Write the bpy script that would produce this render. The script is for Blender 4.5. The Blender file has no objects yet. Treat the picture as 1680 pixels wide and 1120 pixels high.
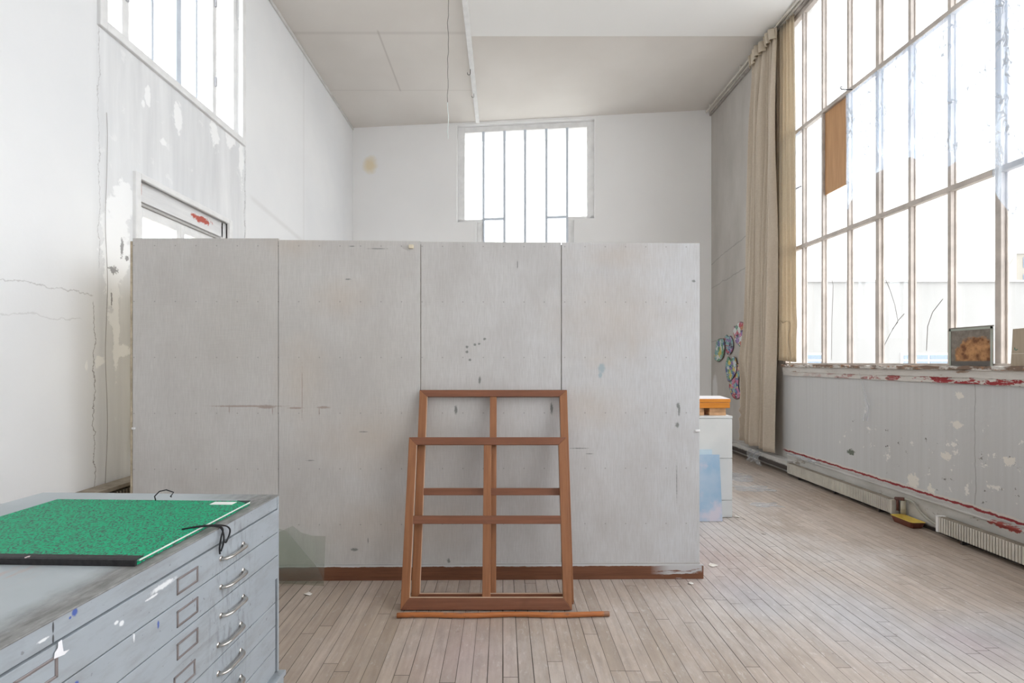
import bpy, math, random
from mathutils import Vector, Matrix, Euler
random.seed(7)
S = bpy.context.scene
COL = S.collection
PI = math.pi

# ------------------------------------------------------------------ camera, world, exposure
EYE = 1.5            # camera height
FPX = 800.0          # focal length in pixels of the 1680 px wide frame
VX, VY = 825.0, 594.0
cam_d = bpy.data.cameras.new('camera')
cam_d.sensor_width = 36.0
cam_d.lens = 36.0 * FPX / 1680.0
cam_d.shift_x = (840 - VX) / 1680.0
cam_d.shift_y = (VY - 560) / 1680.0
cam_d.clip_start = 0.05
cam = bpy.data.objects.new('camera', cam_d)
cam.location = (0, 0, EYE)
cam.rotation_euler = (PI / 2, 0, 0)
COL.objects.link(cam)
S.camera = cam

W = bpy.data.worlds.new('overcast_sky')
S.world = W
W.use_nodes = True
_bg = W.node_tree.nodes['Background']
_bg.inputs[0].default_value = (1.0, 0.992, 0.98, 1)
_bg.inputs[1].default_value = 6.0
S.view_settings.view_transform = 'Standard'
S.view_settings.look = 'None'
S.view_settings.gamma = 1
S.view_settings.use_curve_mapping = False
S.view_settings.exposure = 0.0
S.cycles.max_bounces = 14
S.cycles.diffuse_bounces = 9
S.cycles.transparent_max_bounces = 24
S.cycles.sample_clamp_indirect = 6

def portal(loc, rot, sx, sy):
    l = bpy.data.lights.new('window_portal', 'AREA')
    l.shape = 'RECTANGLE'; l.size = sx; l.size_y = sy
    l.cycles.is_portal = True
    o = bpy.data.objects.new('window_portal', l)
    o.location = loc; o.rotation_euler = rot
    COL.objects.link(o)

XR, XL, ZC = 3.89, -3.03, 6.21           # right wall, left wall, ceiling
portal((XR + .30, 1.1, 3.8), (0, PI / 2, 0), 4.8, 11.6)
portal((XL - .30, 4.68, 4.97), (0, -PI / 2, 0), 1.95, 2.1)
portal((XL - .30, 4.7, 1.95), (0, -PI / 2, 0), 2.3, 1.5)
portal((.15, 9.85, 4.2), (-PI / 2, 0, math.atan(-.1026)), 2.8, 4.4)

# ------------------------------------------------------------------ helpers
def ray(px, py):
    return (px - VX) / FPX, (VY - py) / FPX

class MB:
    def __init__(s): s.v = []; s.f = []
    def add(s, vs, fs):
        n = len(s.v); s.v += [tuple(p) for p in vs]; s.f += [tuple(i + n for i in f) for f in fs]; return s
    def box(s, a, b):
        x0, y0, z0 = [min(a[i], b[i]) for i in range(3)]; x1, y1, z1 = [max(a[i], b[i]) for i in range(3)]
        return s.add([(x0,y0,z0),(x1,y0,z0),(x1,y1,z0),(x0,y1,z0),(x0,y0,z1),(x1,y0,z1),(x1,y1,z1),(x0,y1,z1)],
                     [(0,3,2,1),(4,5,6,7),(0,1,5,4),(1,2,6,5),(2,3,7,6),(3,0,4,7)])
    def prism(s, pts, ext):
        """closed polygon of 3-D points pushed along the vector ext"""
        n = len(pts); e = Vector(ext)
        top = [tuple(Vector(p) + e) for p in pts]
        return s.add(list(pts) + top, [tuple(range(n))[::-1], tuple(range(n, 2*n))] +
                     [(i, (i+1) % n, n + (i+1) % n, n + i) for i in range(n)])
    def tube(s, path, r, n=8, flat=1.0, caps=True):
        path = [Vector(p) for p in path]; m = len(path); vs = []; fs = []
        up = Vector((0, 0, 1)); prev = None
        for i, p in enumerate(path):
            t = (path[min(i+1, m-1)] - path[max(i-1, 0)]).normalized()
            if prev is None:
                a = t.cross(up)
                if a.length < .1: a = t.cross(Vector((0, 1, 0)))
            else:
                a = prev - t * prev.dot(t)
            a.normalize(); prev = a; b = t.cross(a)
            rr = r[i] if isinstance(r, (list, tuple)) else r
            for k in range(n):
                q = 2*PI*k/n
                vs.append(tuple(p + a*rr*math.cos(q) + b*rr*flat*math.sin(q)))
        for i in range(m-1):
            for k in range(n):
                fs.append((i*n+k, i*n+(k+1) % n, (i+1)*n+(k+1) % n, (i+1)*n+k))
        if caps:
            fs.append(tuple(range(n))[::-1]); fs.append(tuple((m-1)*n+k for k in range(n)))
        return s.add(vs, fs)
    def grid(s, fn, nu, nv):
        vs = [fn(i/nu, j/nv) for j in range(nv+1) for i in range(nu+1)]
        fs = [(j*(nu+1)+i, j*(nu+1)+i+1, (j+1)*(nu+1)+i+1, (j+1)*(nu+1)+i) for j in range(nv) for i in range(nu)]
        return s.add(vs, fs)
    def build(s, name, mat, parent=None, smooth=False, bevel=0, seg=2, solid=0, world=True):
        me = bpy.data.meshes.new(name); me.from_pydata(s.v, [], s.f); me.validate(); me.update()
        import bmesh
        bm = bmesh.new(); bm.from_mesh(me)
        if not solid: bmesh.ops.recalc_face_normals(bm, faces=bm.faces)
        bm.to_mesh(me); bm.free()
        if smooth: me.polygons.foreach_set('use_smooth', [True]*len(me.polygons))
        me.materials.append(mat)
        o = bpy.data.objects.new(name, me); COL.objects.link(o)
        if parent is not None:
            o.parent = parent
            if world: o.matrix_parent_inverse = mw(parent).inverted()
        if solid:
            m = o.modifiers.new('s', 'SOLIDIFY'); m.thickness = solid; m.offset = 0
        if bevel:
            m = o.modifiers.new('b', 'BEVEL'); m.width = bevel; m.segments = seg; m.limit_method = 'ANGLE'; m.angle_limit = .6
        return o

def mw(o):
    m = Matrix.LocRotScale(o.location, o.rotation_euler, o.scale)
    if o.parent is not None: m = mw(o.parent) @ o.matrix_parent_inverse @ m
    return m

def tag(o, label=None, cat=None, group=None, kind=None):
    if label: o['label'] = label
    if cat: o['category'] = cat
    if group: o['group'] = group
    if kind: o['kind'] = kind
    return o
def thing(name, label, cat, loc=(0, 0, 0), rot=(0, 0, 0), group=None):
    o = bpy.data.objects.new(name, None); COL.objects.link(o)
    o.location = loc; o.rotation_euler = rot; o.empty_display_size = .1
    return tag(o, label, cat, group)
def struct_root(name, loc=(0, 0, 0)):
    o = bpy.data.objects.new(name, None); COL.objects.link(o); o.location = loc
    o['kind'] = 'structure'; return o
def struct(name, mb, mat, **k):
    o = mb.build(name, mat, **k); o['kind'] = 'structure'; return o
def rebase(o, loc):
    """move a mesh object's origin to loc, geometry stays in place"""
    l = Vector(loc); o.data.transform(Matrix.Translation(-l)); o.location = l; return o

# ------------------------------------------------------------------ node helper
class NT:
    def __init__(s, name, rough=.7, spec=.3):
        s.m = bpy.data.materials.new(name); s.m.use_nodes = True
        s.t = s.m.node_tree; s.b = s.t.nodes['Principled BSDF']; s.out = s.t.nodes['Material Output']
        s.b.inputs['Roughness'].default_value = rough
        s.b.inputs['Specular IOR Level'].default_value = spec
        s._c = None
    def n(s, typ, ins=None, **k):
        x = s.t.nodes.new(typ)
        for a, v in k.items(): setattr(x, a, v)
        for i, v in (ins or {}).items(): s.put(x.inputs[i], v)
        return x
    def put(s, sock, v):
        if isinstance(v, bpy.types.NodeSocket): s.t.links.new(v, sock)
        elif v is not None:
            if sock.type == 'RGBA' and len(v) == 3: v = (*v, 1)
            sock.default_value = v
    @property
    def co(s):
        if s._c is None: s._c = s.n('ShaderNodeTexCoord').outputs['Object']
        return s._c
    def scl(s, sx, sy, sz, v=None):
        return s.n('ShaderNodeVectorMath', {0: v or s.co, 1: (sx, sy, sz)}, operation='MULTIPLY').outputs[0]
    def noise(s, scale, detail=3, rough=.55, v=None, col=False):
        x = s.n('ShaderNodeTexNoise', {'Vector': v or s.co, 'Scale': scale, 'Detail': detail, 'Roughness': rough})
        return x.outputs['Color' if col else 'Fac']
    def math(s, op, a, b=None, c=None, clamp=False):
        return s.n('ShaderNodeMath', {0: a, 1: b, 2: c}, operation=op, use_clamp=clamp).outputs[0]
    def rng(s, f, a, b, c=0., d=1.):
        return s.n('ShaderNodeMapRange', {'Value': f, 'From Min': a, 'From Max': b, 'To Min': c, 'To Max': d}).outputs[0]
    def mix(s, f, a, b, mode='MIX'):
        x = s.t.nodes.new('ShaderNodeMix'); x.data_type = 'RGBA'; x.blend_type = mode
        s.put(x.inputs[0], f); s.put(x.inputs[6], a); s.put(x.inputs[7], b)
        return x.outputs[2]
    def xyz(s, v=None):
        x = s.n('ShaderNodeSeparateXYZ', {0: v or s.co}); return x.outputs
    def ell(s, c, r, soft=.3, wob=.0, wscale=20):
        """1 inside an ellipsoid of centre c and radii r; edge soft and wobbled"""
        d = s.n('ShaderNodeVectorMath', {0: s.co, 1: c}, operation='SUBTRACT').outputs[0]
        d = s.n('ShaderNodeVectorMath', {0: d, 1: r}, operation='DIVIDE').outputs[0]
        l = s.n('ShaderNodeVectorMath', {0: d}, operation='LENGTH').outputs['Value']
        if wob:
            l = s.math('ADD', l, s.math('MULTIPLY', s.math('SUBTRACT', s.noise(wscale, 8, .72), .5), wob))
        return s.rng(l, 1 - soft, 1 + soft, 1, 0)
    def many(s, marks, **k):
        m = None
        for c, r in marks:
            e = s.ell(c, r, **k); m = e if m is None else s.math('MAXIMUM', m, e)
        return m
    def bump(s, h, strength=.2, dist=.01):
        b = s.n('ShaderNodeBump', {'Height': h, 'Strength': strength, 'Distance': dist})
        s.put(s.b.inputs['Normal'], b.outputs[0]); return s
    def base(s, c): s.put(s.b.inputs['Base Color'], c); return s
    def inp(s, k, v): s.put(s.b.inputs[k], v); return s

def plain(name, col, rough=.6, spec=.3, metal=0, var=.08, scale=8):
    m = NT(name, rough, spec); m.b.inputs['Metallic'].default_value = metal
    f = m.rng(m.noise(scale, 4), .3, .7)
    m.base(m.mix(f, tuple(c*(1-var) for c in col), tuple(min(1, c*(1+var)) for c in col)))
    return m.m

BIG = 1e4
def yz(px, py, X):
    """point where the sight line meets a plane x = X"""
    a, b = ray(px, py); Y = X/a; return Y, EYE + b*Y

# ------------------------------------------------------------------ materials: room
def wall_left_mat():
    m = NT('old_white_plaster', .75, .25)
    c = m.mix(m.rng(m.noise(.9, 3), .3, .7), (.79, .80, .815), (.85, .855, .86))
    x, y, z = m.xyz()
    # stained, streaked zone round the windows
    mid = m.math('MULTIPLY', m.rng(y, 3.58, 3.66), m.rng(y, 5.74, 5.68))
    streak = m.rng(m.noise(1, 5, .6, m.scl(1, 5, .5)), .35, .68)
    c = m.mix(m.math('MULTIPLY', mid, m.math('MULTIPLY', streak, .7)), c, (.62, .63, .645))
    chips = m.rng(m.noise(6, 6, .7), .62, .66)
    c = m.mix(m.math('MULTIPLY', mid, m.math('MULTIPLY', chips, .35)), c, (.93, .93, .93))
    # large fresh plaster repairs
    P = []
    for px, py, ry, rz in ((193,345,.10,.17),(186,395,.12,.26),(205,330,.14,.14),(183,450,.07,.30),(200,425,.08,.2),
                           (190,540,.03,.35),(204,575,.11,.05),(243,160,.03,.10),(293,195,.05,.14),(352,220,.07,.12),
                           (268,232,.045,.045),(235,170,.02,.03),(378,228,.08,.13),(396,180,.05,.9),(390,60,.05,.6)):
        Y, Z = yz(px, py, XL); P.append(((XL, Y, Z), (BIG, ry, rz)))
    pl = m.many(P, soft=.08, wob=3.2, wscale=7)
    c = m.mix(pl, c, (.93, .935, .94))
    P = []
    for px, py, ry, rz in ((162,592,.05,.04),(139,600,.012,.035),(157,595,.02,.05)):
        Y, Z = yz(px, py, XL); P.append(((XL, Y, Z), (BIG, ry, rz)))
    c = m.mix(m.many(P, soft=.1, wob=2.6, wscale=22), c, (.94, .94, .93))
    # cracks: thin wandering lines
    def crack(v, at, w, a0, a1, u):
        d = m.math('ABSOLUTE', m.math('SUBTRACT', m.math('ADD', v, m.math('MULTIPLY', m.math('SUBTRACT', m.noise(5, 6, .7), .5), .12)), at))
        r = m.rng(d, w*.4, w, 1, 0)
        return m.math('MULTIPLY', r, m.math('MULTIPLY', m.rng(u, a0, a0+.02), m.rng(u, a1, a1-.02)))
    k = crack(y, 3.60, .0045, .1, 1.95, z)
    k = m.math('MAXIMUM', k, m.math('MULTIPLY', crack(m.math('SUBTRACT', z, m.math('MULTIPLY', y, -.0)), 2.0, .0045, 2.6, 3.60, y), .45))
    k = m.math('MAXIMUM', k, m.math('MULTIPLY', crack(z, 1.80, .0055, 2.0, 3.5, y), .25))
    k = m.math('MAXIMUM', k, m.math('MULTIPLY', crack(y, 3.66, .004, 2.2, 4.2, z), .5))
    k = m.math('MAXIMUM', k, m.math('MULTIPLY', crack(y, 5.72, .006, 2.2, 4.0, z), .4))
    c = m.mix(m.math('MULTIPLY', k, .75), c, (.22, .20, .19))
    P = [((XL, Y, Z), (BIG, a, b)) for (Y, Z), a, b in ((yz(186, 443, XL), .04, .03), (yz(183, 490, XL), .008, .06), (yz(200, 408, XL), .015, .07), (yz(208, 424, XL), .02, .02))]
    c = m.mix(m.math('MULTIPLY', m.many(P, soft=.1, wob=3.6, wscale=45), .8), c, (.20, .19, .19))
    # long faint joint on the smooth wall beyond the windows
    j = m.math('ABSOLUTE', m.math('SUBTRACT', m.math('ADD', z, m.math('MULTIPLY', y, .1)), 4.06))
    j = m.math('MULTIPLY', m.rng(j, .01, .05, .2, 0), m.rng(y, 5.8, 5.9))
    c = m.mix(j, c, (.5, .48, .46))
    far = m.rng(y, 7.9, 7.95); dj = m.rng(m.math('ABSOLUTE', m.math('SUBTRACT', y, 7.4)), .0, .04, .18, 0)
    c = m.mix(dj, c, (.5, .48, .46))
    m.base(c); m.bump(m.math('ADD', m.noise(3, 5), m.math('MULTIPLY', m.math('SUBTRACT', pl, k), .6)), .25, .02)
    return m.m

def wall_back_mat():
    m = NT('back_wall_white_paint', .8, .2)
    c = m.mix(m.rng(m.noise(.8, 3), .3, .7), (.84, .84, .84), (.87, .87, .87))
    st = m.ell((-2.66, 9.8, 5.45), (.12, BIG, .14), .5, 1.2, 9)
    c = m.mix(m.math('MULTIPLY', st, .6), c, (.72, .56, .26))
    m.base(c).bump(m.noise(4, 4), .08, .01); return m.m

def wall_right_mat():
    m = NT('stained_grey_plaster', .75, .25)
    x, y, z = m.xyz()
    v = m.scl(1, 2.5, .9)
    c = m.mix(m.rng(m.noise(1, 5, .6, v), .3, .7), (.42, .395, .365), (.52, .495, .465))
    low = m.math('MULTIPLY', m.rng(z, 1.5, 1.44), m.rng(y, 6.8, 6.7))
    c2 = m.mix(m.rng(m.noise(1, 6, .6, m.scl(1, 26, .7)), .2, .8), (.50, .50, .50), (.565, .57, .575))
    c = m.mix(low, c, c2)
    # blistered, chipped paint low on the wall
    zone = m.math('MULTIPLY', low, m.math('MULTIPLY', m.rng(z, 1.15, .75), m.rng(y, 6.2, 4.9)))
    nz = m.noise(7, 7, .72)
    ch = m.rng(m.math('ADD', nz, m.math('MULTIPLY', zone, .09)), .695, .705)
    chd = m.rng(m.math('ADD', m.noise(9, 6, .75, m.n('ShaderNodeVectorMath', {0: m.co, 1: (3, 5, 7)}, operation='ADD').outputs[0]), m.math('MULTIPLY', zone, .09)), .725, .735)
    c = m.mix(m.math('MULTIPLY', low, ch), c, (.74, .72, .69))
    c = m.mix(m.math('MULTIPLY', low, chd), c, (.16, .15, .14))
    P = []
    for px, py, ry, rz in ((1498,790,.06,.07),(1655,757,.045,.04),(1573,648,.035,.03),(1552,748,.05,.03),(1527,808,.04,.06),(1570,697,.05,.03)):
        Y, Z = yz(px, py, XR); P.append(((XR, Y, Z), (BIG, ry, rz)))
    c = m.mix(m.many(P, soft=.08, wob=3.4, wscale=26), c, (.72, .69, .64))
    Y, Z = yz(1396, 741, XR)
    c = m.mix(m.ell((XR, Y, Z), (BIG, .055, .03), .1, 4.0, 35), c, (.15, .17, .14))
    # long crack to the right of the tray
    d = m.math('ABSOLUTE', m.math('SUBTRACT', m.math('ADD', y, m.math('MULTIPLY', m.noise(4, 4), .05)), 4.04))
    c = m.mix(m.math('MULTIPLY', m.rng(d, .002, .006, .6, 0), low), c, (.25, .24, .23))
    # red primer line at the foot
    e = m.math('ADD', z, m.math('MULTIPLY', m.math('SUBTRACT', m.noise(11, 5, .7), .5), .05))
    red = m.math('MULTIPLY', m.rng(e, .275, .28), m.rng(e, .305, .30))
    c = m.mix(m.math('MULTIPLY', low, m.rng(e, .325, .32, 0, .9)), c, (.62, .58, .54))
    c = m.mix(m.math('MULTIPLY', low, red), c, (.26, .035, .04))
    c = m.mix(m.math('MULTIPLY', low, m.rng(e, .285, .28)), c, (.50, .49, .47))
    # horizontal cracks in the plaster beyond the curtain
    far = m.rng(y, 6.8, 6.85)
    for zz, sl in ((2.95, .10), (3.4, .16), (1.95, .0)):
        q = m.math('SUBTRACT', m.math('ADD', z, m.math('MULTIPLY', m.noise(3, 5, .65), .12)), m.math('ADD', zz, m.math('MULTIPLY', m.math('SUBTRACT', 9.0, y), sl)))
        c = m.mix(m.math('MULTIPLY', far, m.rng(m.math('ABSOLUTE', q), .003, .012, .55, 0)), c, (.24, .22, .21))
    Y, Z = yz(1173, 640, XR)
    c = m.mix(m.math('MULTIPLY', m.ell((XR, Y, Z), (BIG, .10, .28), .2, .9, 9), .7), c, (.70, .70, .70))
    m.base(c); m.bump(m.math('ADD', m.noise(5, 6), m.math('MULTIPLY', ch, .5)), .3, .015)
    return m.m

def ceiling_mat(white=False):
    m = NT('ceiling_white_paint' if white else 'ceiling_aged_paint', .85, .15)
    a, b = ((.82, .815, .80), (.86, .855, .84)) if white else ((.69, .655, .615), (.79, .76, .725))
    c = m.mix(m.rng(m.noise(.55, 4, .5), .3, .7), a, b)
    if not white:
        x, y, z = m.xyz()
        for v, at, wd, s_, ax in ((y, 6.98, .05, .45, 0), (y, 8.45, .03, .3, 0)):
            lf = m.rng(x, -.5, -.55)
            c = m.mix(m.math('MULTIPLY', lf, m.rng(m.math('ABSOLUTE', m.math('SUBTRACT', v, at)), .0, wd, s_*.6, 0)), c, (.40, .36, .33))
        q = m.math('MULTIPLY', m.rng(m.math('ABSOLUTE', m.math('SUBTRACT', x, -1.78)), .006, .02, .4, 0), m.math('MULTIPLY', m.rng(y, 6.9, 6.95), m.rng(y, 8.5, 8.45)))
        c = m.mix(q, c, (.40, .36, .33))
    m.base(c).bump(m.noise(2.5, 3), .06, .02)
    return m.m

def floor_mat():
    m = NT('worn_oak_boards', .45, .4)
    x, y, z = m.xyz()
    PW = .0745
    r = m.math('DIVIDE', x, PW); row = m.math('FLOOR', r); fr = m.math('FRACT', r)
    wn = m.n('ShaderNodeTexWhiteNoise', {'W': row}, noise_dimensions='1D').outputs[0]
    v = m.math('ADD', m.math('DIVIDE', y, 1.15), m.math('MULTIPLY', wn, 13.7))
    cell = m.math('FLOOR', v); fy = m.math('FRACT', v)
    cv = m.n('ShaderNodeCombineXYZ', {0: row, 1: cell, 2: 0.}).outputs[0]
    rnd = m.n('ShaderNodeTexWhiteNoise', {'Vector': cv}, noise_dimensions='3D').outputs[0]
    gx = m.math('MINIMUM', fr, m.math('SUBTRACT', 1., fr))
    gwid = m.math('MULTIPLY', m.rng(m.noise(.8, 3), .35, .65, .012, .036), m.rng(m.n('ShaderNodeTexWhiteNoise', {'W': m.math('ADD', row, .5)}, noise_dimensions='1D').outputs[0], 0, 1, .45, 1.35))
    gap = m.math('LESS_THAN', gx, gwid)
    gy = m.math('LESS_THAN', m.math('MINIMUM', fy, m.math('SUBTRACT', 1., fy)), .0014)
    gap = m.math('MAXIMUM', gap, gy)
    n1 = m.noise(1, 6, .6, m.n('ShaderNodeVectorMath', {0: m.scl(34, 2.2, 1), 1: m.n('ShaderNodeVectorMath', {0: cv, 1: (3.1, 5.3, 0)}, operation='MULTIPLY').outputs[0]}, operation='ADD').outputs[0])
    c = m.mix(rnd, (.335, .255, .185), (.50, .405, .33))
    c = m.mix(m.rng(n1, .3, .7, 0, .7), c, (.24, .17, .12))
    # whitish worn film, thicker to the right, and grey paint smears
    lg = m.noise(.75, 5, .55)
    wx = m.rng(x, -1.2, 1.6, .15, .62)
    worn = m.math('MULTIPLY', wx, m.rng(m.math('ADD', lg, m.math('MULTIPLY', m.noise(1, 5, .7, m.scl(40, 9, 1)), .30)), .48, .74))
    worn = m.math('MAXIMUM', worn, m.math('MULTIPLY', wx, .36))
    edge = m.rng(x, 3.0, 3.6, 1, .35)
    c = m.mix(m.math('MULTIPLY', m.math('MULTIPLY', worn, edge), 1.2, clamp=True), c, (.60, .575, .565))
    P = [((2.1, 2.85, 0), (.32, .38, BIG)), ((2.6, 2.65, 0), (.5, .22, BIG)), ((1.62, 3.1, 0), (.2, .25, BIG))]
    c = m.mix(m.math('MULTIPLY', m.many(P, soft=.7, wob=1.5, wscale=6), .5), c, (.34, .36, .41))
    P = [((1.55, 3.75, 0), (.35, .45, BIG)), ((2.5, 2.6, 0), (.12, .15, BIG)), ((-.2, 2.5, 0), (.2, .3, BIG))]
    c = m.mix(m.math('MULTIPLY', m.many(P, soft=.8, wob=1., wscale=6), .28), c, (.42, .28, .30))
    # knots, blots and specks
    dirt = m.rng(m.noise(1, 7, .7, m.scl(11, 5, 1)), .46, .70, 0, .38)
    c = m.mix(dirt, c, (.25, .215, .19))
    scuff = m.rng(m.noise(1, 7, .75, m.scl(30, 13, 1)), .56, .66, 0, .45)
    c = m.mix(m.math('MULTIPLY', scuff, m.rng(x, -1.5, 1.5, .3, 1)), c, (.66, .64, .63))
    sp = m.rng(m.noise(9, 3, .5), .72, .75)
    c = m.mix(m.math('MULTIPLY', sp, .5), c, (.16, .13, .12))
    sp2 = m.rng(m.noise(23, 4, .6), .74, .76)
    c = m.mix(m.math('MULTIPLY', sp2, .5), c, (.72, .70, .68))
    c = m.mix(m.math('MULTIPLY', gap, .93), c, (.05, .038, .03))
    m.base(c)
    m.inp('Roughness', m.rng(m.noise(3, 4), .3, .7, .36, .6))
    m.bump(m.math('SUBTRACT', m.math('MULTIPLY', n1, .15), gap), .35, .003)
    return m.m

M = {}
M['wl'] = wall_left_mat(); M['wb'] = wall_back_mat(); M['wr'] = wall_right_mat()
M['ceil'] = ceiling_mat(); M['ceilw'] = ceiling_mat(True); M['floor'] = floor_mat()
M['whitewood'] = plain('chalky_white_paint', (.80, .80, .80), .6, .3, var=.06)
M['steel'] = plain('aged_window_steel', (.50, .45, .41), .6, .3, var=.2, scale=5)
M['steelpale'] = plain('pale_window_steel', (.62, .68, .76), .5, .3, var=.06)
M['track'] = plain('cream_metal_track', (.62, .59, .54), .5, .4)
M['rad'] = plain('cream_radiator_enamel', (.60, .57, .51), .5, .35, var=.12, scale=6)
M['radgrill'] = plain('dusty_radiator_grille', (.33, .29, .24), .7, .3, var=.25, scale=14)
M['dark'] = plain('dark_iron', (.05, .045, .045), .5, .4)
M['black'] = plain('black_cord', (.02, .02, .022), .7, .2)
M['wire'] = plain('grey_wire', (.14, .13, .12), .7, .2)
M['wirew'] = plain('pale_wire', (.70, .78, .76), .7, .2)
M['brass'] = plain('rusted_brown_pipe', (.11, .045, .035), .6, .3, var=.3, scale=30)

def glass_mat(name, tint, milk, seed=0.):
    m = NT(name); t = m.t
    tr = m.n('ShaderNodeBsdfTransparent', {0: tint})
    gl = m.n('ShaderNodeBsdfGlossy', {0: (.9, .95, 1), 'Roughness': .03})
    df = m.n('ShaderNodeBsdfTranslucent', {0: (.93, .96, 1)})
    f = m.rng(m.noise(1, 5, .6, m.scl(3, 3, .8)), .3, .75, milk*.5, milk*1.5)
    a = m.n('ShaderNodeMixShader', {0: f, 1: tr.outputs[0], 2: df.outputs[0]})
    b = m.n('ShaderNodeMixShader', {0: .035, 1: a.outputs[0], 2: gl.outputs[0]})
    t.links.new(b.outputs[0], m.out.inputs[0]); t.nodes.remove(m.b)
    return m.m
M['glass'] = glass_mat('dirty_window_glass', (.93, .94, .95), .04)
M['glassw'] = glass_mat('clear_window_glass', (.95, .97, .98), .03)
M['glassmilk'] = glass_mat('milky_window_glass', (.92, .94, .96), .25)
M['shard'] = glass_mat('green_edged_glass', (.93, .945, .92), .10)
def film_mat(name, a, col=(.62, .78, 1.0), crease=.96):
    m = NT(name)
    tr = m.n('ShaderNodeBsdfTransparent', {0: (.97, .98, 1)})
    df = m.n('ShaderNodeBsdfDiffuse', {0: col}); tl = m.n('ShaderNodeBsdfTranslucent', {0: col})
    gl = m.n('ShaderNodeBsdfGlossy', {0: (1, 1, 1), 'Roughness': .18})
    d = m.n('ShaderNodeMixShader', {0: .55, 1: df.outputs[0], 2: tl.outputs[0]})
    lw = m.n('ShaderNodeLayerWeight', {0: .35}).outputs['Facing']
    f = m.math('ADD', m.math('MULTIPLY', lw, .5), a, clamp=True)
    wv = m.n('ShaderNodeVectorMath', {0: m.scl(1, 3.2, 1.1), 1: m.n('ShaderNodeVectorMath', {0: m.noise(2.2, 3, .6, None, True), 1: (.5, 1.3, .6)}, operation='MULTIPLY').outputs[0]}, operation='ADD').outputs[0]
    q = m.math('ABSOLUTE', m.math('SUBTRACT', m.noise(1.6, 3, .6, wv), .5))
    cr_ = m.n('ShaderNodeBsdfDiffuse', {0: (.50, .54, .60)})
    e = m.n('ShaderNodeMixShader', {0: f, 1: tr.outputs[0], 2: d.outputs[0]})
    e = m.n('ShaderNodeMixShader', {0: m.math('MULTIPLY', m.rng(q, 0, .016, 1, 0), crease), 1: e.outputs[0], 2: cr_.outputs[0]})
    g = m.n('ShaderNodeMixShader', {0: .08, 1: e.outputs[0], 2: gl.outputs[0]})
    m.t.links.new(g.outputs[0], m.out.inputs[0]); m.t.nodes.remove(m.b)
    return m.m
M['film'] = film_mat('thin_plastic_film', .16)
M['film2'] = film_mat('crumpled_plastic_film', .14, col=(.70, .73, .76), crease=.0)

# ------------------------------------------------------------------ room shell
Y0 = -5.0
struct('floor', MB().box((XL-.3, Y0-.3, -.12), (XR+.3, 10.3, 0)), M['floor'])
struct('ceiling', MB().box((XL-.4, Y0-.3, ZC), (XR+.12, 10.4, ZC+.25)), M['ceil'])
# lowered, whiter ceiling field over the near right part of the room
PX = -.47
struct('ceiling_panel', MB().box((PX-.02, Y0, ZC-.05), (XR-.02, 6.98, ZC)), M['ceilw'], bevel=.008)
struct('trim_ceiling', MB().box((PX-.055, 2.0, ZC-.075), (PX+.015, 9.46, ZC)), M['whitewood'], bevel=.006)

# left wall with two openings
UY0, UY1, UZ0, UZ1 = 3.70, 5.64, 4.08, 5.88      # upper window opening
LY0, LY1, LZ0, LZ1 = 4.05, 5.36, .82, 3.02       # lower window opening
mb = MB(); T = .28
def wl(y0, y1, z0, z1, dx=0.): mb.box((XL+dx, y0, z0), (XL-T, y1, z1))
wl(Y0, 3.62, 0, ZC, .012)
wl(3.62, UY0, 0, ZC); wl(UY1, 5.72, 0, ZC)
wl(UY0, UY1, UZ1, ZC)
wl(UY0, UY1, LZ1, UZ0); wl(UY0, LY0, 0, LZ1); wl(LY1, UY1, 0, LZ1); wl(LY0, LY1, 0, LZ0)
wl(5.72, 9.95, 0, ZC, .008)
struct('wall_left', mb, M['wl'])
struct('trim_left', MB().box((XL+.008, 2.0, ZC-.05), (XL+.035, 9.8, ZC)), plain('ceiling_moulding_paint', (.66, .65, .64)), bevel=.01)
struct('wall_front', MB().box((XL-.3, Y0-.25, 0), (XR+.3, Y0, ZC)), M['wb'])

# back wall (set askew to the side walls) with a T-shaped window opening
BM = -.1026; BLEN = math.sqrt(1+BM*BM)
BO = Vector((XL, 9.81, 0)); BU = Vector((1, BM, 0)).normalized(); BN = Vector((-BU.y, BU.x, 0))   # BN points outwards
def bt(px):
    a = ray(px, 0)[0]; Y = (9.81 + BM*(-XL)) / (1 - BM*a) if False else (9.81 - BM*XL) / (1 - BM*a)
    return (a*Y - XL)*BLEN
def bz(px, py):
    a, b = ray(px, py); Y = (9.81 - BM*XL)/(1 - BM*a); return EYE + b*Y
def bbox(mb, t0, t1, z0, z1, d0, d1):
    P = [BO + BU*t0 + BN*d0, BO + BU*t1 + BN*d0, BO + BU*t1 + BN*d1, BO + BU*t0 + BN*d1]
    mb.prism([(p.x, p.y, z0) for p in P], (0, 0, z1-z0))
tA, tB, tC, tD = bt(749.5), bt(781), bt(942), bt(975.4)
zW = 4.25; zN = 1.9
mb = MB()
bbox(mb, -.3, tA, 0, ZC, 0, .3); bbox(mb, tD, 7.4, 0, ZC, 0, .3)
bbox(mb, tA, tB, 0, zW, 0, .3); bbox(mb, tC, tD, 0, zW, 0, .3); bbox(mb, tB, tC, 0, zN, 0, .3)
bbox(mb, tA, tD, 6.16, ZC, .0, .3)
struct('wall_back', mb, M['wb'])

# right wall: low wall under the big window, lintel, solid ends
WY1 = 6.76; WY0 = -4.6; SZ = 1.455; HZ = 6.09
mb = MB()
mb.box((XR, WY0, 0), (XR+.3, WY1, SZ)); mb.box((XR, WY0, HZ), (XR+.3, WY1, ZC))
mb.box((XR, WY1, 0), (XR+.3, 9.5, ZC)); mb.box((XR, Y0, 0), (XR+.3, WY0, ZC))
struct('wall_right', mb, M['wr'])

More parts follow.
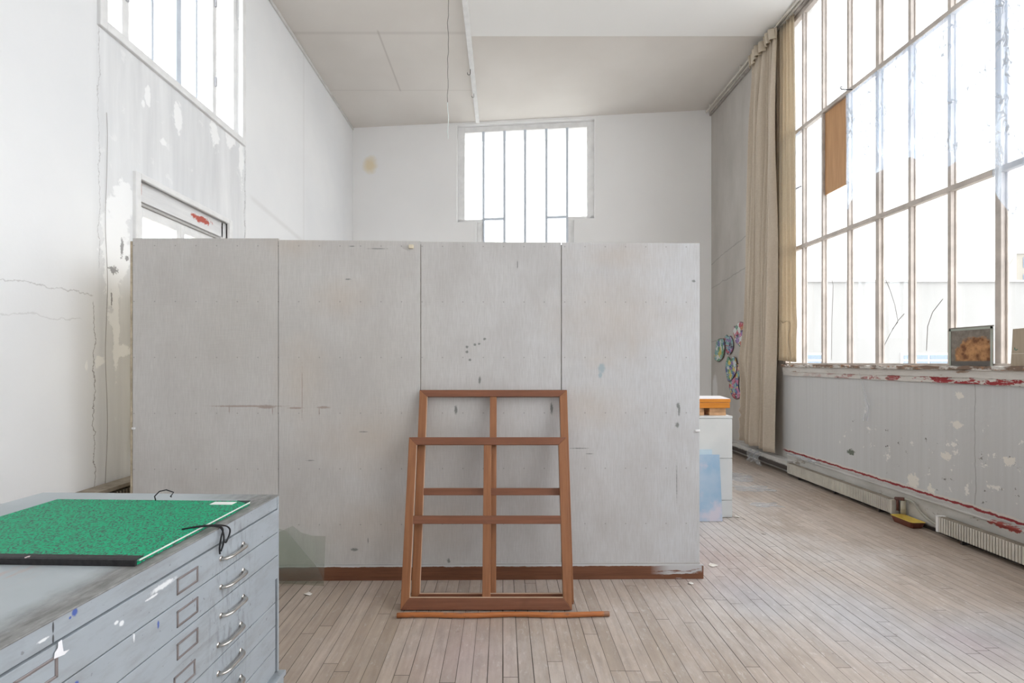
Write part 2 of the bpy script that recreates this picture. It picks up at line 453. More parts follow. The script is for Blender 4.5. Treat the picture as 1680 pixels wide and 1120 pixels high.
# ------------------------------------------------------------------ window_1: the great studio window on the right
w1 = struct_root('window_1', (XR, 2.4, SZ))
GX = XR + .06
mys = [6.338, 5.95, 5.508, 5.077, 4.673, 4.257, 3.837]
while mys[-1] > WY0 + .6: mys.append(mys[-1] - .417)
RZ = (3.01, 4.55)
fr = MB()
fr.box((XR-.0, WY0, SZ), (XR+.10, WY1, SZ+.035)); fr.box((XR, WY0, HZ-.06), (XR+.10, WY1, HZ))
fr.box((XR, WY1-.05, SZ), (XR+.10, WY1, HZ)); fr.box((XR, WY0, SZ), (XR+.10, WY0+.05, HZ))
fr.build('window_frame', M['steel'], w1, bevel=.004)
for k, y in enumerate(mys):
    wd = .024 if k in (3, 6, 11) else .016
    b = MB().box((XR+.005, y-wd, SZ+.03), (XR+.055, y+wd, HZ-.05))
    b.box((XR+.04, y-wd*1.6, SZ+.03), (XR+.056, y+wd*1.6, HZ-.05))
    b.build('mullion', M['steel'], w1, bevel=.003)
for z in RZ:
    b = MB().box((XR-.004, WY0, z-.024), (XR+.056, WY1, z+.024))
    b.build('transom', M['steel'], w1, bevel=.003)
ed = [WY1-.03] + mys + [WY0+.03]
rows = [(SZ+.02, RZ[0]), (RZ[0], RZ[1]), (RZ[1], HZ-.04)]
for a, b_ in zip(ed, ed[1:]):
    for r_, (z0, z1) in enumerate(rows):
        MB().box((GX, b_, z0), (GX+.004, a, z1)).build('pane', M['glass'] if r_ == 0 else M['glassmilk'], w1)
# cracks in the lowest panes
def px_path(pts, X): return [(X, *yz(px, py, X)) for px, py in pts]
for pts in ([(1448,447),(1460,475),(1468,500),(1473,526),(1460,548),(1449,570),(1445,590)],
            [(1547,490),(1530,512),(1522,535),(1520,575)],
            [(1353,460),(1364,457),(1367,468),(1365,520),(1364,590)],
            [(1473,528),(1464,540)], [(1473,526),(1484,514)]):
    MB().tube(px_path(pts, GX-.002), .0027, 5).build('pane_crack', M['wire'], w1)

# inner sill and peeling boards below the glass
def sill_mat(kind):
    m = NT('peeling_sill_%s' % kind, .75, .2)
    c = m.mix(m.rng(m.noise(1, 5, .6, m.scl(1, 2, 6)), .3, .7), (.52, .49, .46), (.66, .64, .61))
    n1 = m.noise(1, 7, .7, m.scl(1, 5, 14))
    x, y, z = m.xyz()
    near = m.rng(y, 6.6, 4.6, .0, 1.)
    if kind == 'ledge':
        c = m.mix(m.rng(n1, .46, .52), c, (.20, .14, .105)); c = m.mix(m.rng(m.noise(1, 6, .7, m.scl(3, 9, 20)), .55, .6), c, (.36, .20, .12))
    elif kind == 'red':
        c = m.mix(m.math('MULTIPLY', near, m.rng(n1, .50, .53)), c, (.30, .04, .045))
        c = m.mix(m.rng(m.noise(1, 6, .7, m.scl(3, 7, 20)), .64, .66), c, (.16, .12, .10))
    else:
        c = m.mix(m.rng(n1, .60, .63), c, (.33, .24, .18))
    m.base(c).bump(n1, .8, .01)
    return m.m
def rough_strip(name, x0, x1, z0, z1, mat, amp, seed):
    """long board with a chipped upper and lower arris"""
    rn = random.Random(seed); mb = MB(); n = 260; ys = [WY1-.03-(WY1-.03-WY0)*i/n for i in range(n+1)]
    vs = []
    for y in ys:
        a = rn.uniform(-amp, amp); b = rn.uniform(-amp, amp); c = rn.uniform(-amp, amp)*.6
        vs += [(x0+c, y, z0+a*.5), (x0+c, y, z1+b), (x1, y, z1+b*.3), (x1, y, z0)]
    fs = []
    for i in range(n):
        for k in range(4):
            fs.append((4*i+k, 4*i+(k+1) % 4, 4*i+4+(k+1) % 4, 4*i+4+k))
    fs += [(0, 1, 2, 3), (4*n+3, 4*n+2, 4*n+1, 4*n)]
    mb.add(vs, fs); return mb
t1 = struct('trim_1', rough_strip('ledge', XR-.055, XR+.03, SZ-.02, SZ+.012, None, .007, 1), sill_mat('ledge'))
t2 = struct('trim_2', rough_strip('board', XR-.030, XR, SZ-.085, SZ-.02, None, .004, 2), sill_mat('pale'))
t3 = struct('trim_3', rough_strip('band', XR-.022, XR, SZ-.135, SZ-.085, None, .004, 3), sill_mat('red'))

# ------------------------------------------------------------------ window_2: T-shaped window in the back wall
w2 = struct_root('window_2', tuple(BO + BU*((tA+tD)/2)) [:2] + (zN,))
D0 = .10
mb = MB()
zt = 6.05
i0, i1, j0, j1 = bt(761), bt(963.6), bt(792), bt(930.5)
bbox(mb, tA, i0, zW, ZC-.05, D0, D0+.12); bbox(mb, i1, tD, zW, ZC-.05, D0, D0+.12)
bbox(mb, i0, i1, zt, ZC-.05, D0, D0+.12)
bbox(mb, tA, j0, zW, zW+.075, D0, D0+.12); bbox(mb, j1, tD, zW, zW+.075, D0, D0+.12)
bbox(mb, tB, j0, zN, zW, D0, D0+.12); bbox(mb, j1, tC, zN, zW, D0, D0+.12); bbox(mb, tB, tC, zN, zN+.08, D0, D0+.12)
mb.build('window_frame', M['whitewood'], w2, bevel=.006)
for px in (791.7, 826.7, 860.9, 896.2, 930.8):
    t = bt(px); mb = MB(); bbox(mb, t-.024, t+.024, zN+.05, zt+.01, D0-.0, D0+.05)
    mb.build('mullion', M['steelpale'], w2, bevel=.004)
for a, b in ((791.7, 826.7), (896.2, 930.8)):
    mb = MB(); bbox(mb, bt(a), bt(b), zW+.055, zW+.10, D0, D0+.05); mb.build('transom', M['steelpale'], w2, bevel=.004)
cols = [761, 791.7, 826.7, 860.9, 896.2, 930.8, 963.6]
for k in range(6):
    mb = MB(); lowz = zW+.06 if k in (0, 5) else zN+.06
    bbox(mb, bt(cols[k]), bt(cols[k+1]), lowz, zt, D0+.05, D0+.054); mb.build('pane', M['glassw'], w2)

# ------------------------------------------------------------------ window_3 and window_4: left wall
def lbox(mb, y0, y1, z0, z1, d0, d1): mb.box((XL-d0, y0, z0), (XL-d1, y1, z1)); return mb
w3 = struct_root('window_3', (XL, (UY0+UY1)/2, UZ0))
mb = MB()
for a in ((UY0-.06, UY0+.01, UZ0-.06, UZ1+.06), (UY1-.01, UY1+.06, UZ0-.06, UZ1+.06), (UY0+.01, UY1-.01, UZ0-.06, UZ0+.01), (UY0+.01, UY1-.01, UZ1-.01, UZ1+.06)):
    lbox(mb, *a, -.03, .02)
mb.build('casing', M['whitewood'], w3, bevel=.006)
mb = MB()
for a in ((UY0, UY0+.05, UZ0, UZ1), (UY1-.06, UY1, UZ0, UZ1), (UY0, UY1, UZ0, UZ0+.06), (UY0, UY1, UZ1-.06, UZ1), (3.945, 4.02, UZ0, UZ1), (5.18, 5.25, UZ0, UZ1)):
    lbox(mb, *a, .05, .12)
mb.build('window_frame', M['whitewood'], w3, bevel=.006)
lbox(MB(), 4.575, 4.645, UZ0, UZ1, .03, .12).build('meeting_stile', M['steelpale'], w3, bevel=.006)
for y in (4.305, 4.925): lbox(MB(), y-.014, y+.014, UZ0, UZ1, .06, .10).build('mullion', M['steelpale'], w3, bevel=.004)
for a, b in ((UY0+.05, 3.945), (4.02, 4.575), (4.645, 5.18), (5.25, UY1-.06)):
    lbox(MB(), a, b, UZ0+.06, UZ1-.06, .085, .089).build('pane', M['glassw'], w3)
for y in (3.99, 5.215):
    for z in (4.45, 5.3): lbox(MB(), y-.012, y+.012, z, z+.10, .03, .052).build('hinge', plain('painted_hinge', (.55, .55, .58)), w3, bevel=.003)

w4 = struct_root('window_4', (XL, (LY0+LY1)/2, LZ0))
mb = MB()
for a in ((LY0-.06, LY0, LZ0-.02, LZ1+.05), (LY1, LY1+.06, LZ0-.02, LZ1+.05), (LY0, LY1, LZ1-.0, LZ1+.05)):
    lbox(mb, *a, -.03, .02)
mb.build('casing', M['whitewood'], w4, bevel=.006)
def head_mat():
    m = NT('chipped_head_board', .6, .3)
    c = m.mix(m.rng(m.noise(1, 4, .6, m.scl(1, 2, 20)), .3, .7), (.68, .68, .69), (.80, .80, .80))
    c = m.mix(m.ell((XL, 4.95, LZ1-.07), (BIG, .15, .035), .12, 3.6, 26), c, (.48, .10, .07))
    c = m.mix(m.ell((XL, 4.12, LZ1-.05), (BIG, .012, .07), .15, 2., 25), c, (.5, .2, .15))
    c = m.mix(m.ell((XL, 5.33, LZ1-.05), (BIG, .02, .05), .15, 2., 25), c, (.5, .2, .15))
    return m.base(c).m
lbox(MB(), LY0+.04, LY1-.03, LZ1-.16, LZ1, .03, .10).build('head_board', head_mat(), w4, bevel=.004)
lbox(MB(), LY0, LY0+.07, LZ0, LZ1, .03, .12).build('jamb', M['whitewood'], w4, bevel=.004)
lbox(MB(), LY1-.06, LY1, LZ0, LZ1, .03, .12).build('jamb', M['whitewood'], w4, bevel=.004)
for a, b in ((LY0+.08, 4.678), (4.682, LY1-.07)):
    mb = MB(); z0, z1 = LZ0+.03, LZ1-.19
    for q in ((a, a+.055, z0, z1), (b-.055, b, z0, z1), (a+.055, b-.055, z0, z0+.08), (a+.055, b-.055, z1-.08, z1)): lbox(mb, *q, .06, .11)
    s_ = mb.build('sash', M['whitewood'], w4, bevel=.005)
    lbox(MB(), a+.05, b-.05, z0+.07, z1-.07, .083, .087).build('pane', M['glassw'], s_)
lbox(MB(), LY0+.07, LY1-.06, LZ1-.19, LZ1-.17, .04, .12).build('sliding_track', plain('grey_track', (.45, .44, .43)), w4)

# ------------------------------------------------------------------ partition screen
YL, YR = 3.347, 3.392
def py_(x): return YL + (x + 2.544)*(YR-YL)/(1.369+2.544)
part = thing('partition_screen', 'long grey primed board screen with a brown skirting, standing across the room', 'partition', (-.59, 3.37, 0))
def panel_mat():
    m = NT('grey_primed_board', .7, .25)
    x, y, z = m.xyz()
    w1_ = m.noise(1, 2, .5, m.scl(260, 1, 14)); w2_ = m.noise(1, 2, .5, m.scl(14, 1, 260))
    c = m.mix(m.rng(m.noise(.9, 4, .55), .3, .7), (.52, .495, .465), (.59, .575, .56))
    c = m.mix(m.rng(x, -.8, 1.2), c, (.58, .59, .61))
    c = m.mix(m.rng(w1_, .35, .7, 0, .34), c, (.36, .345, .33))
    c = m.mix(m.rng(w2_, .4, .75, 0, .16), c, (.64, .635, .63))
    c = m.mix(m.rng(m.noise(1, 5, .6, m.scl(3.5, 1, 2.3)), .42, .72, 0, .42), c, (.41, .385, .365))
    def P(px, py): 
        a, b = ray(px, py); Y = (YL + 2.544*(YR-YL)/3.913)/(1 - a*(YR-YL)/3.913); return (a*Y, Y, EYE + b*Y)
    warm = [(P(560, 490), (.16, BIG, .09)), (P(495, 620), (.12, BIG, .2)), (P(480, 400), (.14, BIG, .07)), (P(1015, 420), (.22, BIG, .08)),
            (P(1010, 520), (.30, BIG, .22)), (P(1038, 560), (.05, BIG, .12)), (P(985, 590), (.09, BIG, .05)), (P(975, 670), (.2, BIG, .1)), (P(610, 720), (.3, BIG, .16)), (P(640, 860), (.4, BIG, .12))]
    c = m.mix(m.math('MULTIPLY', m.many(warm, soft=.9, wob=2.2, wscale=6), .26), c, (.52, .41, .30))
    c = m.mix(m.math('MULTIPLY', m.many([(P(987, 604), (.022, BIG, .03)), (P(985, 615), (.012, BIG, .02))], soft=.3, wob=2, wscale=40), .6), c, (.25, .36, .42))
    # brown scrape running across the first seam
    sc_ = [(P(405, 666), (.24, BIG, .006)), (P(438, 667), (.06, BIG, .012)), (P(485, 669), (.05, BIG, .006)), (P(531, 668), (.045, BIG, .008)),
           (P(376, 671), (.003, BIG, .03)), (P(447, 672), (.003, BIG, .03)), (P(524, 675), (.003, BIG, .03)), (P(496, 645), (.0022, BIG, .18))]
    c = m.mix(m.math('MULTIPLY', m.many(sc_, soft=.3, wob=1.9, wscale=60), .62), c, (.27, .18, .14))
    dk = [(P(748, 672), (.010, BIG, .03)), (P(905, 670), (.009, BIG, .035)), (P(849, 434), (.003, BIG, .03)), (P(787, 623), (.008, BIG, .022)),
          (P(582, 901), (.024, BIG, .010)), (P(1112, 665), (.010, BIG, .02)), (P(1114, 672), (.007, BIG, .04)), (P(1111, 697), (.012, BIG, .018)), (P(736, 920), (.01, BIG, .015)),
          (P(950, 735), (.06, BIG, .003)), (P(968, 744), (.025, BIG, .003)), (P(571, 458), (.018, BIG, .004)), (P(509, 755), (.025, BIG, .003)), (P(597, 708), (.03, BIG, .003)),
          (P(604, 886), (.004, BIG, .015)), (P(620, 408), (.06, BIG, .003)), (P(1138, 461), (.012, BIG, .008)), (P(1110, 790), (.0025, BIG, .12)), (P(578, 404), (.02, BIG, .003)),
          (P(766, 569), (.009, BIG, .009)), (P(766, 577), (.009, BIG, .009)), (P(779, 565), (.009, BIG, .009)), (P(786, 564), (.009, BIG, .007)), (P(795, 556), (.010, BIG, .008)), (P(771, 590), (.009, BIG, .008))]
    c = m.mix(m.math('MULTIPLY', m.many(dk, soft=.3, wob=2.4, wscale=95), .8), c, (.14, .15, .14))
    # rows of nail heads
    fx = m.math('ABSOLUTE', m.math('SUBTRACT', m.math('FRACT', m.math('DIVIDE', m.math('ADD', x, 5.), .141)), .5))
    fz = m.math('ABSOLUTE', m.math('SUBTRACT', m.math('FRACT', m.math('DIVIDE', m.math('ADD', z, .195), .384)), .5))
    dd = m.math('SQRT', m.math('ADD', m.math('POWER', m.math('MULTIPLY', fx, .141), 2.), m.math('POWER', m.math('MULTIPLY', fz, .384), 2.)))
    c = m.mix(m.rng(dd, .003, .0055, .6, 0), c, (.20, .19, .18))
    e = m.rng(m.noise(1, 6, .75, m.scl(25, 1, 25)), .73, .76, 0, .6)
    c = m.mix(e, c, (.24, .23, .22))
    m.base(c); m.bump(m.math('ADD', w1_, w2_), .15, .001)
    return m.m
M['panel'] = panel_mat()
M['panedge'] = plain('raw_board_edge', (.42, .36, .27), .8, .2, var=.25, scale=25)
def xat(px):
    a = ray(px, 0)[0]; k = (YR-YL)/3.913; Y = (YL + 2.544*k)/(1 - a*k); return a*Y, Y
seams = [217, 457, 690, 921, 1148]; tops = [(390.5, 390.8), (393.6, 395.4), (396.2, 397.2), (397.4, 399)]
for i in range(4):
    (xa, ya), (xb, yb) = xat(seams[i]), xat(seams[i+1])
    g = .0022
    za = EYE + ray(0, tops[i][0])[1]*ya; zb = EYE + ray(0, tops[i][1])[1]*yb
    dy = (0, -.003, .001, -.002)[i]
    mb = MB(); mb.prism([(xa+g, ya+dy, .012), (xb-g, yb+dy, .012), (xb-g, yb+dy, zb), (xa+g, ya+dy, za)], (0, .018, 0))
    mb.build('panel', M['panel'], part, bevel=.0012, seg=1)
# timber framing behind the boards, and the raw edge at the left end
mb = MB()
for px in (222, 457, 690, 921, 1143):
    x, y = xat(px); mb.box((x-.02, y+.017, 0), (x+.02, y+.06, 2.318))
for z in (.1, 1.2, 2.2):
    mb.prism([(-2.53, py_(-2.53)+.018, z-.02), (1.355, py_(1.355)+.018, z-.02), (1.355, py_(1.355)+.018, z+.02), (-2.53, py_(-2.53)+.018, z+.02)], (0, .03, 0))
mb.build('timber_frame', M['panedge'], part)
for x0, x1 in ((-2.540, -2.524), (1.340, 1.356)): MB().box((x0, 3.425, 0), (x1, 4.50, 2.30)).build('side_panel', M['panedge'], part)  # unseen booth sides and back, inferred; they shade the left wall
MB().box((-2.540, 4.50, 0), (1.356, 4.516, 2.30)).build('back_panel', M['panedge'], part)
MB().box((-2.556, YL-.001, .02), (-2.543, YL+.055, 2.33)).build('edge_strip', M['panedge'], part)
def skirt_mat():
    m = NT('brown_skirting_wood', .5, .35)
    x, y, z = m.xyz()
    c = m.mix(m.rng(m.noise(1, 5, .6, m.scl(4, 4, 60)), .3, .7), (.13, .052, .028), (.20, .082, .042))
    wp = m.math('MULTIPLY', m.math('MULTIPLY', m.rng(x, 1.02, 1.15), m.rng(x, 1.383, 1.372)), m.rng(m.math('ADD', m.noise(1, 5, .65, m.scl(7, 1, 45)), m.rng(z, .02, .08, -.22, .16)), .42, .5))
    top = m.rng(m.math('ADD', z, m.math('MULTIPLY', m.noise(1, 5, .7, m.scl(14, 1, 10)), .018)), .1015, .1025)
    c = m.mix(m.math('MAXIMUM', wp, top), c, (.50, .50, .51))
    return m.base(c).m
mb = MB(); x0, x1 = -2.53, 1.39
mb.prism([(x0, py_(x0)-.016, 0), (x1, py_(x1)-.016, 0), (x1, py_(x1)-.016, .098), (x0, py_(x0)-.016, .098)], (0, .0155, 0))
mb.build('skirting', skirt_mat(), part, bevel=.002)
mb = MB(); x0, x1 = -2.53, 1.368
mb.prism([(x0, py_(x0)-.006, .098), (x1, py_(x1)-.006, .098), (x1, py_(x1)-.006, .112), (x0, py_(x0)-.006, .112)], (0, .006, 0))
mb.build('skirting_fillet', plain('grey_fillet_paint', (.47, .46, .45)), part)
def at_part(px, py, off=.0):
    x, y = xat(px); return Vector((x, y-off, EYE + ray(px, py)[1]*y))
p = at_part(675, 405); MB().box((p.x-.016, p.y-.02, p.z-.013), (p.x+.016, p.y-.002, p.z+.013)).build('wooden_cleat', plain('cream_wood', (.68, .60, .46)), part, bevel=.003)
p = at_part(1144, 706); MB().box((p.x-.018, p.y-.012, p.z-.008), (p.x+.016, p.y-.001, p.z+.006)).build('metal_clip', plain('white_clip', (.75, .75, .75)), part, bevel=.002)
p = at_part(220, 702); MB().box((p.x-.010, p.y-.012, p.z-.008), (p.x+.012, p.y-.001, p.z+.006)).build('metal_clip', plain('white_clip', (.75, .75, .75)), part, bevel=.002)
a = at_part(219, 703); MB().tube([(a.x-.004, a.y+.01, a.z), (a.x-.03, a.y+.02, a.z-.09), (a.x-.032, a.y+.03, a.z-.25), (a.x-.015, a.y+.03, a.z-.38), (a.x+.02, a.y+.04, a.z-.5)], .0025, 6).build('cord', M['wire'], part, smooth=True)

# ------------------------------------------------------------------ wooden frames leaning on the partition
def frame_wood(name, a, b, ax):
    m = NT(name, .42, .4)
    v = m.scl(60, 60, 3) if ax == 'z' else m.scl(3, 60, 60)
    n_ = m.noise(1, 5, .6, v)
    c = m.mix(m.rng(n_, .3, .7), a, b)
    c = m.mix(m.rng(m.noise(7, 4), .6, .8, 0, .35), c, tuple(q*.55 for q in a))
    m.base(c).bump(n_, .12, .001); return m.m
WV = frame_wood('varnished_pine_upright', (.235, .095, .040), (.345, .15, .066), 'z')
WH = frame_wood('varnished_pine_rail', (.165, .062, .032), (.235, .092, .048), 'x')
def lean_frame(name, label, x0, x1, H, ybase, ytop_d, ztop, th, st, top, bot, mid, drop=0.):
    ang = math.atan2(ytop_d, ztop)
    cx = (x0+x1)/2; w = (x1-x0)/2
    r = thing(name, label, 'frame', (cx, ybase, th*math.sin(ang)), (-ang, 0, 0))
    r.rotation_euler = (-ang, 0, 0)
    def pr(pts, nm, mat, dy=0., t=th):
        mb = MB(); mb.prism([(p[0], dy, p[1]) for p in pts], (0, t, 0)); return mb.build(nm, mat, r, world=False, bevel=.0025)
    pr([(-w, 0), (-w, H), (-w+st, H-top), (-w+st, bot)], 'stile', WV)
    pr([(w, 0), (w, H), (w-st, H-top), (w-st, bot)], 'stile', WV)
    pr([(-w, H), (w, H), (w-st, H-top), (-w+st, H-top)], 'top_rail', WH)
    pr([(-w, 0), (w, 0), (w-st, bot), (-w+st, bot)], 'bottom_rail', WH)
    m2 = mid/2
    pr([(-m2, bot), (m2, bot), (m2, H-top), (-m2, H-top)], 'middle_stile', WV, .004, th-.008)
    pr([(-w+st, H/2-m2), (w-st, H/2-m2), (w-st, H/2+m2), (-w+st, H/2+m2)], 'middle_rail', WH, .001, th-.008)
    # pale raw lips on the inside of the rails
    mb = MB(); mb.box((-w+st, .002, bot), (w-st, .006, bot+.004)); mb.box((-w+st, .002, bot), (-w+st+.003, .006, H-top))
    mb.build('inner_lip', plain('pale_raw_wood', (.62, .47, .35)), r, world=False)
    return r
f1 = lean_frame('stretcher_frame', 'shorter reddish-brown wooden cross-barred frame, the front one of two leaning on the grey screen',
           -.618, .417, 1.035, 2.934, .275, 1.0, .034, .052, .050, .068, .050)
f2 = lean_frame('stretcher_frame', 'taller brown wooden cross-barred frame leaning behind the shorter one on the grey screen',
           -.568, .438, 1.342, 3.005, .322, 1.303, .036, .052, .046, .060, .046)
# round stick on the floor
mb = MB(); n = 24
pts = [(-.622 + 1.25*i/n, 2.862 + .006*math.sin(i*.6) + .012*i/n, .0150) for i in range(n+1)]
def stick_mat():
    m = NT('orange_varnished_stick', .4, .45)
    c = m.mix(m.rng(m.noise(1, 5, .6, m.scl(5, 90, 90)), .3, .7), (.33, .10, .025), (.48, .17, .05))
    x, y, z = m.xyz()
    c = m.mix(m.rng(m.noise(1, 4, .6, m.scl(22, 40, 40)), .58, .68, 0, .7), c, (.20, .10, .06))
    c = m.mix(m.rng(x, .59, .6, 0, .8), c, (.2, .11, .07))
    return m.base(c).m
st = mb.tube(pts, .0145, 12).build('wooden_stick', stick_mat(), smooth=True)
tag(rebase(st, (0, 2.865, 0)), 'round orange-brown wooden stick lying on the floor before the frames', 'stick')

# broken glass leaning in the shade left of the frames
def shard(px_pts, y0, lean, label):
    pts = []
    for px, py in px_pts:
        a, b = ray(px, py); Y = (y0 + lean*EYE)/(1 - lean*b); pts.append((a*Y, Y, EYE + b*Y))
    mz = min(p[2] for p in pts); pts = [(x, y, z-mz) for x, y, z in pts]
    o = MB().prism(pts, (0, .003, 0)).build('glass_shard', M['shard'])
    cx = sum(p[0] for p in pts)/len(pts)
    return tag(rebase(o, (cx, y0, 0)), label, 'glass', 'broken glass sheets leaning by the drawer chest')
shard([(425,950),(425,848),(440,858),(470,867),(492,893),(522,929),(529,945),(532,957)], 3.268, .045, 'greenish broken glass sheet with a slanting edge, leaning nearer on the grey screen')
shard([(440,955),(440,862),(458,870),(480,860),(494,871),(512,876),(534,877),(531,954)], 3.300, .030, 'broken glass sheet with a curved top edge, leaning behind the slanting one')

# ------------------------------------------------------------------ plan chest
CH = .95
CP = Vector((-.931, 2.028, 0)); CR = math.radians(88.0)
CL, CD = 1.58, 1.015
chest = thing('plan_chest', 'large pale blue-grey metal plan chest with shallow drawers in the left foreground', 'chest of drawers', CP, (0, 0, CR))
def chest_front_mat():
    m = NT('blue_grey_enamel', .42, .45)
    x, y, z = m.xyz()
    c = m.mix(m.rng(m.noise(2.2, 4), .3, .7), (.315, .352, .388), (.365, .402, .437))
    gr = m.rng(m.noise(1, 6, .65, m.scl(5, 5, 16)), .48, .68, 0, .6)
    c = m.mix(gr, c, (.24, .25, .255))
    c = m.mix(m.rng(m.noise(55, 3, .6), .68, .72, 0, .6), c, (.14, .14, .14))
    # grime hanging round the handles
    g = m.ell((-.33, 0, .70), (.11, BIG, .32), .6, .6, 12)
    c = m.mix(m.math('MULTIPLY', g, m.rng(m.noise(1, 6, .7, m.scl(60, 60, 12)), .5, .65, 0, .6)), c, (.12, .12, .12))
    wm = m.many([((-.66, 0, .874), (.045, BIG, .007)), ((-.70, 0, .862), (.02, BIG, .003)), ((-.805, 0, .845), (.007, BIG, .006)), ((-.82, 0, .855), (.006, BIG, .004)),
                 ((-.765, 0, .79), (.003, BIG, .012)), ((-1.0, 0, .915), (.012, BIG, .003))], soft=.3, wob=2.6, wscale=60)
    c = m.mix(m.math('MULTIPLY', wm, .85), c, (.82, .84, .86))
    bl = m.many([((-.929, 0, .937), (.007, BIG, .009)), ((-.94, 0, .93), (.003, BIG, .003)), ((-.93, 0, .775), (.006, BIG, .006)), ((-.68, 0, .775), (.004, BIG, .010))], soft=.25, wob=1.5, wscale=60)
    c = m.mix(m.math('MULTIPLY', bl, .9), c, (.04, .09, .36))
    dkm = m.many([((-.98, 0, .93), (.0022, BIG, .012)), ((-.98, 0, .905), (.0022, BIG, .010)), ((-.975, 0, .948), (.006, BIG, .002))], soft=.2)
    c = m.mix(m.math('MULTIPLY', dkm, .9), c, (.03, .03, .03))
    m.base(c).bump(m.noise(30, 3), .03, .001)
    m.inp('Roughness', m.rng(m.noise(6, 4), .3, .7, .32, .55))
    return m.m
def chest_top_mat():
    m = NT('worn_linoleum_top', .5, .35)
    x, y, z = m.xyz()
    c = m.mix(m.rng(m.noise(2.2, 5), .3, .7), (.36, .40, .42), (.44, .48, .50))
    d = m.math('ADD', y, m.math('MULTIPLY', m.math('SUBTRACT', m.noise(5, 6, .65), .5), .16))
    worn = m.rng(d, .135, .06, 0, 1)
    fx = m.rng(m.math('ADD', x, m.math('MULTIPLY', m.noise(6, 5), .05)), -.10, -.03, 0, .8)
    worn = m.math('MAXIMUM', worn, m.math('MULTIPLY', fx, m.rng(y, .35, .12)))
    dark = m.mix(m.rng(m.noise(1, 6, .7, m.scl(14, 40, 1)), .35, .68), (.14, .14, .135), (.30, .30, .295))
    c = m.mix(worn, c, dark)
    rust = m.math('MULTIPLY', m.ell((-.90, .36, .95), (.16, .09, BIG), .6), m.rng(m.noise(1, 6, .7, m.scl(9, 30, 1)), .5, .6, 0, .6))
    c = m.mix(rust, c, (.50, .27, .19))
    m.base(c).bump(m.noise(18, 5), .08, .002)
    return m.m
M['chest'] = chest_front_mat(); M['chesttop'] = chest_top_mat()
M['chrome'] = plain('worn_nickel', (.62, .60, .57), .28, .5, metal=1, var=.12, scale=30)
M['plate'] = plain('bronzed_label_frame', (.30, .27, .27), .4, .5, metal=.6, var=.15, scale=20)
# carcass: sides, back, base, top lid
mb = MB()
mb.box((-.012, .0, .22), (0, CD, CH-.004)); mb.box((-CL, 0, .22), (-CL+.012, CD, CH-.004))
mb.box((-CL, CD-.01, .0), (0, CD, CH-.004)); mb.box((-CL+.012, .012, .205), (-.012, CD-.01, .222))
mb.box((-CL+.012, .002, CH-.054), (-.012, .018, CH-.004))
mb.build('carcass', M['chest'], chest, world=False, bevel=.0015)
MB().box((-CL, -.002, CH-.005), (0, CD, CH)).build('top', M['chesttop'], chest, world=False, bevel=.002)
mb = MB(); mb.box((-CL-.012, -.016, 0), (.010, CD, .195)); mb.box((-CL-.018, -.024, .195), (.014, CD, .215))
mb.build('base_unit', M['chest'], chest, world=False, bevel=.003)
def handle(dr, xc, zc):
    w = .066; pts = []; rr = []
    for i in range(15):
        t = -1 + 2*i/14
        d = .021*(1-abs(t)**6)
        pts.append((xc+w*t, -.004-d, zc-.002)); rr.append(.0085*(.85+.15*abs(t)))
    mb = MB().tube(pts, rr, 10, .62)
    for s_ in (-1, 1):
        mb.tube([(xc+s_*w*.99, .001, zc), (xc+s_*w*.99, -.0045, zc)], .0085, 12)
    return mb.build('handle', M['chrome'], dr, world=False, smooth=True)
def label_holder(dr, xc, zc, bent=False):
    w, h, t = .047, .0245, .0068
    mb = MB()
    def bar(a, b): mb.box((xc+a[0], -.0045, zc+a[1]), (xc+b[0], .001, zc+b[1]))
    bar((-w, -h), (w, -h+t)); bar((-w, -h), (-w+t, h)); bar((w-t, -h), (w, h)); bar((-w, h-t), (w, h))
    return mb.build('label_holder', M['plate'], dr, world=False, bevel=.0015)
PITCH = .095
for k in range(7):
    zt_ = CH-.058-k*PITCH
    if zt_-PITCH < .215: break
    out = -.002 if k < 3 else .003
    rgt = -.0145 if k < 3 else -.024
    d = MB().box((-CL+.0145, out, zt_-PITCH+.0034), (rgt, out+.018, zt_)).build('drawer', M['chest'], chest, world=False, bevel=.0015)
    d2 = MB().box((-CL+.02, .018, zt_-PITCH+.01), (-.03, CD-.03, zt_-PITCH+.014)).build('drawer_tray', M['chest'], d, world=False)
    MB().box((-CL+.013, .010, zt_-PITCH-.004), (-.013, .016, zt_-PITCH+.008)).build('seam_shade_strip', M['dark'], chest, world=False)  # dark strip behind each drawer seam, added to deepen the gap's shade
    zc = zt_-PITCH*.5+.0
    off = .006 if k in (3, 4, 5) else 0
    for xc in (-.333-off*1.2, -1.25):
        h = handle(d, xc, zc); 
        if k >= 3: h.location.y = .005
    for xc in (-.561-off, -1.021):
        l = label_holder(d, xc, zc)
        if k >= 3: l.location.y = .005
# torn scrap of white tape on the nearer label holder
sc = MB().prism([(-.986, -.006, .866), (-.984, -.006, .878), (-.977, -.006, .884), (-.976, -.006, .896), (-.968, -.006, .897), (-.966, -.006, .880), (-.964, -.006, .869), (-.95, -.006, .865), (-.962, -.006, .861)], (0, .001, 0))
sc.build('tape_scrap', plain('white_tape', (.80, .80, .83)), chest, world=False)

